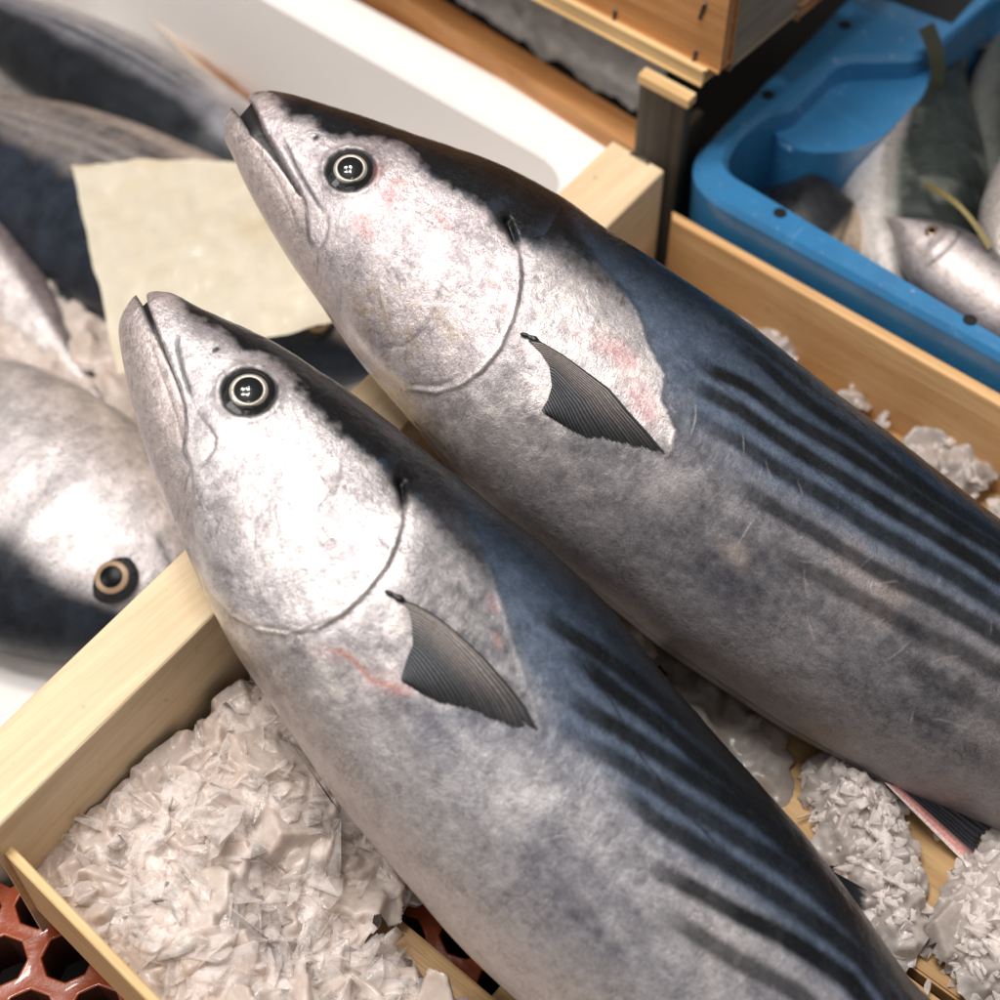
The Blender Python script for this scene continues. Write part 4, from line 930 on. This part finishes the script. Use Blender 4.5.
SP = np.array([0, .01, .03, .06, .10, .15, .22, .30, .40, .50, .60, .70, .80, .88, .93, .97, 1.]); HP = np.array([.015, .09, .17, .25, .325, .395, .455, .49, .5, .475, .41, .31, .185, .09, .045, .028, .03])
def plain_fish(name, head, tail, depth, thick, scheme, label, Nv=(0, -.25, 1), bend=0., eye=None, seed=0., group=None, mouth_open=0., cat='fish', tailfin=True, pect=True, hp=None, gill=True, iris=None, finc=None, tailc=None):
    head, tail = np.asarray(head, float), np.asarray(tail, float); L = np.linalg.norm(tail - head); X = (tail - head) / L; N = np.array(Nv, float); N -= (N @ X) * X; N /= np.linalg.norm(N); Y = np.cross(N, X)
    if bend: X = math.cos(bend / 2) * X - math.sin(bend / 2) * Y; Y = np.cross(N, X)
    M = Matrix(((X[0], Y[0], N[0], head[0]), (X[1], Y[1], N[1], head[1]), (X[2], Y[2], N[2], head[2]), (0, 0, 0, 1)))
    root = empty(name, M); tag(root, label, cat, group); nu, nt = 320, 110; t = np.linspace(0, 1, nu) ** 1.15; u = t * L; h = np.interp(t, SP, HP if hp is None else hp); h = smooth1(h, 3) * depth; h[:2] = h[:2] * .8
    th = smooth1(np.interp(t, SP, HP), 3) * thick; a = np.linspace(0, 2 * math.pi, nt, endpoint=False)
    v = h[:, None] * np.sin(a)[None]; n = th[:, None] * np.sign(np.cos(a))[None] * np.abs(np.cos(a))[None] ** .9; U = np.repeat(u[:, None], nt, 1)
    P = np.stack([U.ravel(), v.ravel(), n.ravel()], 1); rel = np.repeat(np.sin(a)[None], nu, 0).ravel() * .5 + .5; T = np.repeat(t[:, None], nt, 1).ravel()
    n1, n2, n3 = fbm(P, 22, 4, seed), fbm(P, 70, 4, seed + 3), fbm(P, 210, 3, seed + 5)
    col = scheme(T, rel, n1, n2, n3, P)
    ec = eye or (.085, .60); gillu = .255; gx = T - gillu + .05 * (rel - .45) ** 2 * 4
    k = np.exp(-(gx / .006) ** 2) * sm(.08, .2, rel) * sm(.86, .74, rel); col = mix(col, col * .35, k * gill)
    mx = np.exp(-((rel - .40 + T * 1.2) / .025) ** 2) * sm(.10, .085, T); col = mix(col, lin(40, 38, 42), mx * .8)
    def bendf(Q):
        if not bend: return Q
        Q = np.array(Q, float); kx = bend / L; ang = Q[:, 0] * kx; r = 1 / kx - Q[:, 1]; return np.stack([np.sin(ang) * r, 1 / kx - np.cos(ang) * r, Q[:, 2]], 1)
    P[:, 2] += .0016 * np.exp(-((T - gillu + .03) / .03) ** 2) * np.sign(P[:, 2]) * sm(.1, .3, rel) * sm(.9, .7, rel)
    rough = np.clip(.34 + .12 * n1, .2, .6)
    from_np('body', bendf(P), grid_faces(nu, nt, True), SKIN2, root, col, rough=rough)
    sc = L * .022 if len(ec) < 3 else ec[2]
    eu, er = ec[0] * L, ec[1] * 2 - 1; hh = np.interp(ec[0], t, h); tt = np.interp(ec[0], t, th); ev = er * hh; en = tt * math.sqrt(max(1 - er * er, .1)) ** .9
    o = np.array([eu, ev, en - .001]); nz = np.array([-.18, er * .45, 1.]); nz /= np.linalg.norm(nz); ax = np.array([1., 0, 0]); ax -= (ax @ nz) * nz; ax /= np.linalg.norm(ax); ay = np.cross(nz, ax)
    def cap(nm, r0, r1, zf, mat, par, nr=8, nn=40):
        V = [o + ax * r * math.cos(q) + ay * r * math.sin(q) + nz * zf(r) for r in np.linspace(r0, r1, nr) for q in np.linspace(0, 2 * math.pi, nn, endpoint=False)]
        return from_np(nm, bendf(np.array(V)), grid_faces(nr, nn, True), mat, par)
    dm = lambda r: sc * .28 * (1 - (r / sc) ** 2) + .0006
    e = cap('eye', 1e-5, sc * 1.05, dm, EYE_DARK, root); cap('iris', sc * .47, sc * .68, lambda r: dm(r) + .0004, iris or IRIS2, e); cap('pupil', 1e-5, sc * .49, lambda r: dm(r) + .0002, PUPIL, e)
    def fin(nm, base, tips, ca, cb, nr_=9):
        ns, nq = 60, 14; base, tips = np.array(base, float), np.array(tips, float); tt_ = np.linspace(0, 1, ns); q = np.linspace(0, 1, nq); Lb, Lt = np.linspace(0, 1, len(base)), np.linspace(0, 1, len(tips))
        B = np.stack([np.interp(tt_, Lb, base[:, k]) for k in range(3)], 1); E = np.stack([np.interp(tt_, Lt, tips[:, k]) for k in range(3)], 1); ry = np.abs(np.sin(tt_ * nr_ * math.pi))
        V = B[:, None] + (E - B)[:, None] * (q[None] * (1 - .1 * (1 - ry))[:, None])[..., None]; C = mix(np.array(ca), np.array(cb), np.repeat(ry[:, None], nq, 1))
        from_np(nm, bendf(V.reshape(-1, 3)), grid_faces(ns, nq), FIN, root, C.reshape(-1, 3))
    K, G = finc or (lin(22, 25, 28), lin(64, 66, 70)); K2, G2 = tailc or (K, G)
    if tailfin:
        for sg in (1, -1): fin('tail_fin', [(L * .985, sg * .001, 0), (L * .97, sg * depth * .03, 0)], [(L * 1.04, sg * depth * .06, 0), (L * 1.08, sg * depth * .30, 0), (L * 1.13, sg * depth * .62, 0)], K2, G2)
    H = lambda tq, r: float(np.interp(tq, t, th) * math.sqrt(max(1 - r * r, .01)) ** .9)
    if pect:
        pb = [(L * .27, depth * .06, H(.27, .12) + .001), (L * .275, -depth * .05, H(.275, -.1) + .001)]; fin('pectoral_fin', pb, [(L * .40, -depth * .05, H(.4, -.1) + .004), (L * .34, -depth * .16, H(.34, -.33) + .003)], lin(40, 42, 48), lin(110, 106, 108))
    fin('dorsal_fin', [(L * .36, depth * .48, 0), (L * .50, depth * .46, 0)], [(L * .42, depth * .53, 0), (L * .52, depth * .48, 0)], K, G)
    return root
def sch_bonito(back, flank, bel, lo=.56, stripes=(.30, .52, 4), samt=.8):
    def f(T, rel, n1, n2, n3, P):
        c = mix(np.array(bel), np.array(flank), sm(.05, .42, rel + .08 * n1)); c = c * (1 + .55 * n2 + .35 * n3)[:, None]  # strong mottling puts silvery sparkle into the flank colour
        c = mix(c, np.array(back) * (1 + .9 * n2[:, None] + .5 * n3[:, None]), sm(lo - .06, lo + .12, rel + .06 * n1 + .05 * n2 - .10 * sm(.28, .1, T)))
        for k in range(stripes[2]):
            r = stripes[0] + (stripes[1] - stripes[0]) * k / max(stripes[2] - 1, 1); q = sm(1.5, .6, np.abs(rel - r - .03 * np.sin(T * 5 + k) + .012 * n2) / .026) * sm(.25, .33, T); c = mix(c, lin(40, 42, 50), q * samt * np.clip(.8 + n2, 0, 1))
        return np.clip(c, .004, .9)
    return f
Z = lambda x, y, z: at(x, y, z)
gF = 'fish laid in the white foam box'
plain_fish('bonito', Z(335, 222, .060), Z(335, 222, .060) + (Z(-60, -12, .062) - Z(335, 222, .060)) * 1.15, .078, .070, sch_bonito(lin(22, 27, 33), lin(120, 120, 128), lin(226, 216, 212), .46, (.10, .42, 4), .9),
           'dark blue striped fish in the far corner of the foam box, beyond the cream paper', group=gF, seed=4., gill=False, pect=False)
plain_fish('bonito', Z(386, 366, .050), Z(386, 366, .050) + (Z(-150, 62, .050) - Z(386, 366, .050)) * .98, .122, .085, sch_bonito(lin(30, 38, 50), lin(150, 140, 136), lin(212, 192, 178), .50, (.20, .46, 5), .75),
           'tan bellied striped fish partly covered by the sheet of cream paper', group=gF, seed=14., eye=(.083, .60, .0095), gill=False)
plain_fish('bonito', Z(196, 614, .050), Z(196, 614, .050) + (Z(-166, 396, .050) - Z(196, 614, .050)) * 1.30, .142, .088, sch_bonito(lin(22, 28, 36), lin(196, 188, 188), lin(214, 202, 196), .60, (.2, .4, 0)),
           'silvery fish at the left edge with a round eye, its snout by the end board', group=gF, seed=24., eye=(.100, .62, .0118), pect=False, gill=.3)
plain_fish('silver_fish', Z(-150, 90, .040), Z(112, 414, .034), .062, .048, sch_bonito(lin(120, 108, 108), lin(200, 190, 188), lin(236, 228, 224), .62, (.3, .5, 0)),
           'slim pale fish with a grey tail fin, lying between tan bellied and round eyed fish', group=gF, seed=34., gill=False, pect=False, tailc=(lin(96, 88, 90), lin(160, 148, 148)))
def sheet(name, cor, mat_col, label, cat, bulge, seed, nu=70, nv=60, edge=.004, colf=None):
    c = [at(*q) for q in cor]; V = []; C = []
    for i in range(nu):
        for j in range(nv):
            s, t = i / (nu - 1), j / (nv - 1); p = c[0] * (1 - s) * (1 - t) + c[1] * s * (1 - t) + c[2] * s * t + c[3] * (1 - s) * t; V.append(p + np.array([0, 0, bulge * math.sin(math.pi * s) * math.sin(math.pi * t)]))
    V = np.array(V); st = np.array([(i / (nu - 1), j / (nv - 1)) for i in range(nu) for j in range(nv)])
    V[:, 2] += fbm(V, 14, 3, seed) * .007 + fbm(V * [1, .5, 1], 48, 5, seed + 3) * .0032; ed = np.minimum(np.minimum(st[:, 0], 1 - st[:, 0]), np.minimum(st[:, 1], 1 - st[:, 1])); V[:, 0] += fbm(V, 20, 3, seed + 7) * edge * sm(.2, 0, ed); V[:, 1] += fbm(V, 20, 3, seed + 9) * edge * sm(.2, 0, ed)
    n = fbm(V, 18, 4, seed + 1); n2 = fbm(V, 90, 4, seed + 2); C = mix(np.array(mat_col), np.array(mat_col) * [.86, .78, .62], sm(0., .6, n)) * (1 + .12 * n2)[:, None]
    if colf: C = colf(C, st, n, n2)
    o = from_np(name, V, grid_faces(nu, nv), PAPER_V, None, C); return tag(o, label, cat)
def wet(C, st, n, n2): return mix(C, lin(240, 236, 230), sm(.15, .5, n2 + .3 * n) * sm(.6, .95, st[:, 0]) * .8)
sheet('paper_sheet', [(72, 164, .100), (300, 160, .106), (350, 318, .100), (116, 374, .076)], lin(238, 229, 208), 'cream parchment sheet draped over the tan bellied fish', 'paper', .006, 3., colf=wet)
def stain(C, st, n, n2): return mix(lin(222, 206, 190), lin(150, 100, 56), sm(-.7, .2, n + .4 * n2) * sm(0, .2, st[:, 1]) * sm(1, .7, st[:, 1]))
sheet('stained_sheet', [(92, -34, .056), (244, 108, .050), (318, 128, .026), (180, -50, .030)], lin(200, 170, 140), 'brown stained paper strip lying beyond the dark blue fish', 'paper', .004, 6., colf=stain)

# second wooden crate, between the foam box and the blue tray
c2 = empty('wooden_crate', frame(640, 152, .137, ADEG)); tag(c2, 'narrow orange edged wooden crate with a grey bag inside, beside the foam box', 'crate'); bpy.context.view_layer.update()
prism('side_board', [(641, 153), (673, 141), (435, -6), (200, -151), (168, -140), (396, -6)], .137, .001, WOOD_OLD, c2, .0015)
prism('corner_post', [(640, 76), (686, 101), (694, 93), (648, 68)], .185, .001, WOOD_GREY, c2, .001)
prism('post_cap', [(638, 74), (689, 101), (697, 93), (646, 66)], .191, .1854, WOOD_THIN, c2, .0008)
prism('end_board', [(676, 143), (704, 112), (697, 107), (669, 137)], .137, .001, WOOD_GREY, c2, .001)
def bagf():
    c = [at(*q) for q in ((392, -60, .09), (640, 100, .09), (690, 40, .09), (480, -110, .09))]; V = []; nu, nv = 90, 60
    for i in range(nu):
        for j in range(nv):
            s, t = i / (nu - 1), j / (nv - 1); V.append(c[0] * (1 - s) * (1 - t) + c[1] * s * (1 - t) + c[2] * s * t + c[3] * (1 - s) * t)
    V = np.array(V); f = fbm(V, 16, 4, 2.); V[:, 2] += f * .022 + .014 * np.abs(fbm(V, 40, 4, 8.)) - .012; o = from_np('plastic_bag', V, grid_faces(nu, nv), BAG, None); tag(o, 'crumpled grey plastic bag inside the narrow orange edged crate', 'bag')
bagf()
# stacked crate above it
c3 = empty('wooden_crate', frame(716, 84, .197, ADEG)); tag(c3, 'stapled orange crate stacked on a grey corner post at the top edge', 'crate'); bpy.context.view_layer.update()
f0, f1 = at(716, 84, .197), at(550, -2, .197); dA = (f1 - f0) / np.linalg.norm(f1 - f0); dB = np.array([-dA[1], dA[0], 0]) * -1
def c3box(name, u0, u1, w0, w1, z0, z1, mat):
    bm = bmesh.new(); bmesh.ops.create_cube(bm, size=1); iv = c3.matrix_world.inverted()
    for v in bm.verts: q = f0 + dA * (u0 + (v.co.x + .5) * (u1 - u0)) + dB * (w0 + (v.co.y + .5) * (w1 - w0)); v.co = iv @ Vector((q[0], q[1], z0 + (v.co.z + .5) * (z1 - z0)))
    bmesh.ops.bevel(bm, geom=bm.edges[:], offset=.0012, segments=2, affect='EDGES'); return from_bm(name, bm, mat, c3)
c3box('side_board', .0, .42, 0, .010, 0.2050, 0.3550, WOOD_OLD)
c3box('end_board', .0, .016, .0102, .22, 0.2010, 0.3550, WOOD_GREY2)
c3box('side_board', .0, .42, .2202, .2302, 0.2050, 0.3550, WOOD_OLD)
c3box('bottom_slat', .006, .42, -.005, .06, 0.1972, 0.2045, WOOD_THIN); c3box('bottom_slat', .0, .42, .07, .14, 0.1972, 0.2045, WOOD_OLD); c3box('bottom_slat', .0, .42, .15, .225, 0.1972, 0.2045, WOOD_OLD)
def on_face(px, py): 
    r = ray(px, py); nF = -dB; return CAM + r * (((f0 - CAM) @ nF) / (r @ nF))
for (x0, y0, x1, y1) in ((616, 10, 613, 40), (706, 3, 700, 18), (697, 50, 693, 66)): staple(on_face(x0, y0), on_face(x1, y1), -dB, c3, .0008)

# blue plastic tray with fish
tray = empty('plastic_tray', frame(700, 192, .148, ADEG)); tag(tray, 'deep blue plastic tray with drilled rim and several fish inside', 'tray'); bpy.context.view_layer.update()
tz = .148; fc = wxy([(671, 176)], tz)[0]; LA, LB = .56, .36; BT = np.array([math.cos(math.radians(54)), math.sin(math.radians(54))])
out_t = [fc, fc + A2 * LA, fc + A2 * LA + BT * LB, fc + BT * LB]
inner_px = [(737, 172), (800, 208), (864, 262), (944, 290), (1000, 333)]
pR = wxy([(1300, 516)], tz)[0]
inn_t = [wxy([(724, 166)], tz)[0], pR, pR + BT * .27] + wxy([(1010, -16), (938, 46), (916, 57), (842, 58), (822, 78), (792, 108), (768, 112), (738, 136)], tz)
inn_w = rounded(inn_t, [.020, .03, .03, .02, .01, .006, .010, .008, .008, .010, .012], 6)
open_box('shell', rounded(out_t, .036, 10), inn_w, tz, .001, .012, BLUE, tray, .006, .0035)
led = wxy([(764, 112), (795, 104), (836, 58), (940, 52), (922, 98), (882, 138), (850, 152), (812, 153), (782, 146)], .133)
def ledge():
    bm = bmesh.new(); iv = tray.matrix_world.inverted(); pts = rounded(led, .008, 5); t = [bm.verts.new(iv @ Vector((p[0], p[1], .133))) for p in pts]; b = [bm.verts.new(iv @ Vector((p[0], p[1], .0125))) for p in pts]
    bm.faces.new(t); n = len(t)
    for i in range(n): bm.faces.new((t[i], b[i], b[(i + 1) % n], t[(i + 1) % n]))
    bmesh.ops.bevel(bm, geom=[e for e in bm.edges if e.verts[0] in t and e.verts[1] in t], offset=.0025, segments=3, affect='EDGES'); from_bm('ledge', bm, BLUE, tray)
ledge()
for (x, y) in ((780, 213), (970, 320), (768, 95), (845, 25)):
    bm = bmesh.new(); bmesh.ops.create_cone(bm, cap_ends=True, segments=28, radius1=.0034, radius2=.0034, depth=.0008); h = from_bm('rim_hole_disc', bm, BLACK, tray); h.location = tray.matrix_world.inverted() @ Vector(at(x, y, tz + .0002))  # thin black disc on the rim stands for the hole's dark inside
hp = [at(x, y, tz) for x, y in ((884, -2), (952, 24), (992, -20), (925, -46))]
bm = bmesh.new(); bm.faces.new([bm.verts.new(tray.matrix_world.inverted() @ Vector((p[0], p[1], tz + .0006))) for p in hp]); from_bm('handle_slot_patch', bm, BLACK, tray)  # flat black patch laid on the rim stands for the dark slot

gT = 'fish heaped in the blue tray'
def sch_mack(back, bel, lo, pale=.0):
    def f(T, rel, n1, n2, n3, P):
        c = np.array(bel) * (1 + .08 * n2 + .06 * n3)[:, None]; c = mix(c, lin(176, 160, 150), np.exp(-((rel - .22 - .03 * n1) / .03) ** 2) * .6)
        c = mix(c, mix(np.array(back) * (1 + .8 * n2 + .5 * n3)[:, None], lin(116, 120, 108), sm(.12, .5, n1 + .5 * n2) * .5), sm(lo - .08, lo + .10, rel + .05 * n1 + .03 * n2)); return np.clip(c, .004, .9)  # lighter back patches are highlights painted into the colour
    return f
dk = lin(40, 46, 44)
BE = lin(244, 235, 230)
big = plain_fish('tray_fish', Z(922, 345, .082), Z(972, 36, .118), .082, .075, sch_mack(dk, BE, .24), 'big fish with a curved white belly and dark green back in the tray', bend=.62, seed=41., group=gT, Nv=(0, .3, -1), gill=False, pect=False)
plain_fish('tray_fish', Z(887, 219, .136), Z(1130, 405, .118), .042, .036, sch_mack(lin(92, 88, 90), lin(196, 184, 182), .66), 'small silver fish whose pointed head leans on the tray rim', seed=43., group=gT, eye=(.17, .55, .0040), Nv=(-.1, -.3, 1), hp=HP * np.array([.5, .35, .42, .55, .75, .9] + [1] * 11), pect=False)
hd = Z(852, 204, .118)
plain_fish('tray_fish', hd, hd + np.array([-.075, -.012, -.098]), .080, .074, sch_mack(lin(30, 32, 36), lin(186, 164, 136), .34), 'dark blunt headed fish tucked in the tray corner', seed=45., group=gT, Nv=(.3, .6, -.5), gill=False, hp=HP * np.array([3.5, 2.4, 1.7, 1.4, 1.15] + [1] * 12), pect=False)
plain_fish('tray_fish', Z(1004, 272, .140), Z(1120, 60, .135), .060, .055, sch_mack(lin(150, 144, 140), lin(226, 214, 206), .8), 'pale blunt nosed fish coming in over the dark green back', seed=47., group=gT, Nv=(.1, .3, -1), gill=False, pect=False)
plain_fish('tray_fish', Z(1060, 330, .080), Z(1040, -60, .118), .105, .08, sch_mack(lin(26, 30, 30), lin(110, 112, 108), .10), 'dark fish lying beyond the white bellied one along the top corner of the tray', seed=49., group=gT, Nv=(0, .3, -1), gill=False, pect=False)
def extra_fin():
    q = [at(*p) for p in ((992, 244, .150), (988, 250, .150))]; t = [at(*p) for p in ((922, 180, .140), (928, 190, .139))]; ns, nr = 12, 20
    B = np.array([q[0] * (1 - k) + q[1] * k for k in np.linspace(0, 1, ns)]); E = np.array([t[0] * (1 - k) + t[1] * k for k in np.linspace(0, 1, ns)]); r = np.linspace(0, 1, nr)
    V = B[:, None] + (E - B)[:, None] * r[None, :, None]; V[..., 2] += .006 * np.sin(r * 3.14)[None]; C = np.tile(lin(142, 128, 84), (ns * nr, 1))
    bpy.context.view_layer.update(); from_np('pectoral_fin', to_local(V.reshape(-1, 3), big), grid_faces(ns, nr), FIN, big, C)
extra_fin()

def stub_tail():
    q = [at(*p) for p in ((930, 92, .128), (944, 86, .128))]; t = [at(*p) for p in ((918, 30, .165), (934, 22, .165))]; ns, nr = 24, 20
    B = np.array([q[0] * (1 - k) + q[1] * k for k in np.linspace(0, 1, ns)]); E = np.array([t[0] * (1 - k) + t[1] * k for k in np.linspace(0, 1, ns)]); r = np.linspace(0, 1, nr)
    V = B[:, None] + (E - B)[:, None] * r[None, :, None]; V[..., 0] += .003 * np.sin(r * 3.14)[None]; C = mix(lin(34, 38, 30), lin(84, 86, 70), np.repeat(np.abs(np.sin(np.linspace(0, 30, ns)))[:, None], nr, 1).ravel())
    from_np('tail_fin', to_local(V.reshape(-1, 3), big), grid_faces(ns, nr), FIN, big, C)
stub_tail()
spots = []
while len(spots) < 26:
    px, py = rng.uniform(770, 1010), rng.uniform(760, 1010); w = at(px, py, .079)
    if np.array(inv @ Vector(w))[1] < b2 - .08: continue
    spots.append((w, rng.uniform(.003, .007)))
tag(shards('loose_ice', spots, CHIP2, .5), 'loose ice bits lying on the wet slats around the packed clumps', 'ice', kind='stuff')
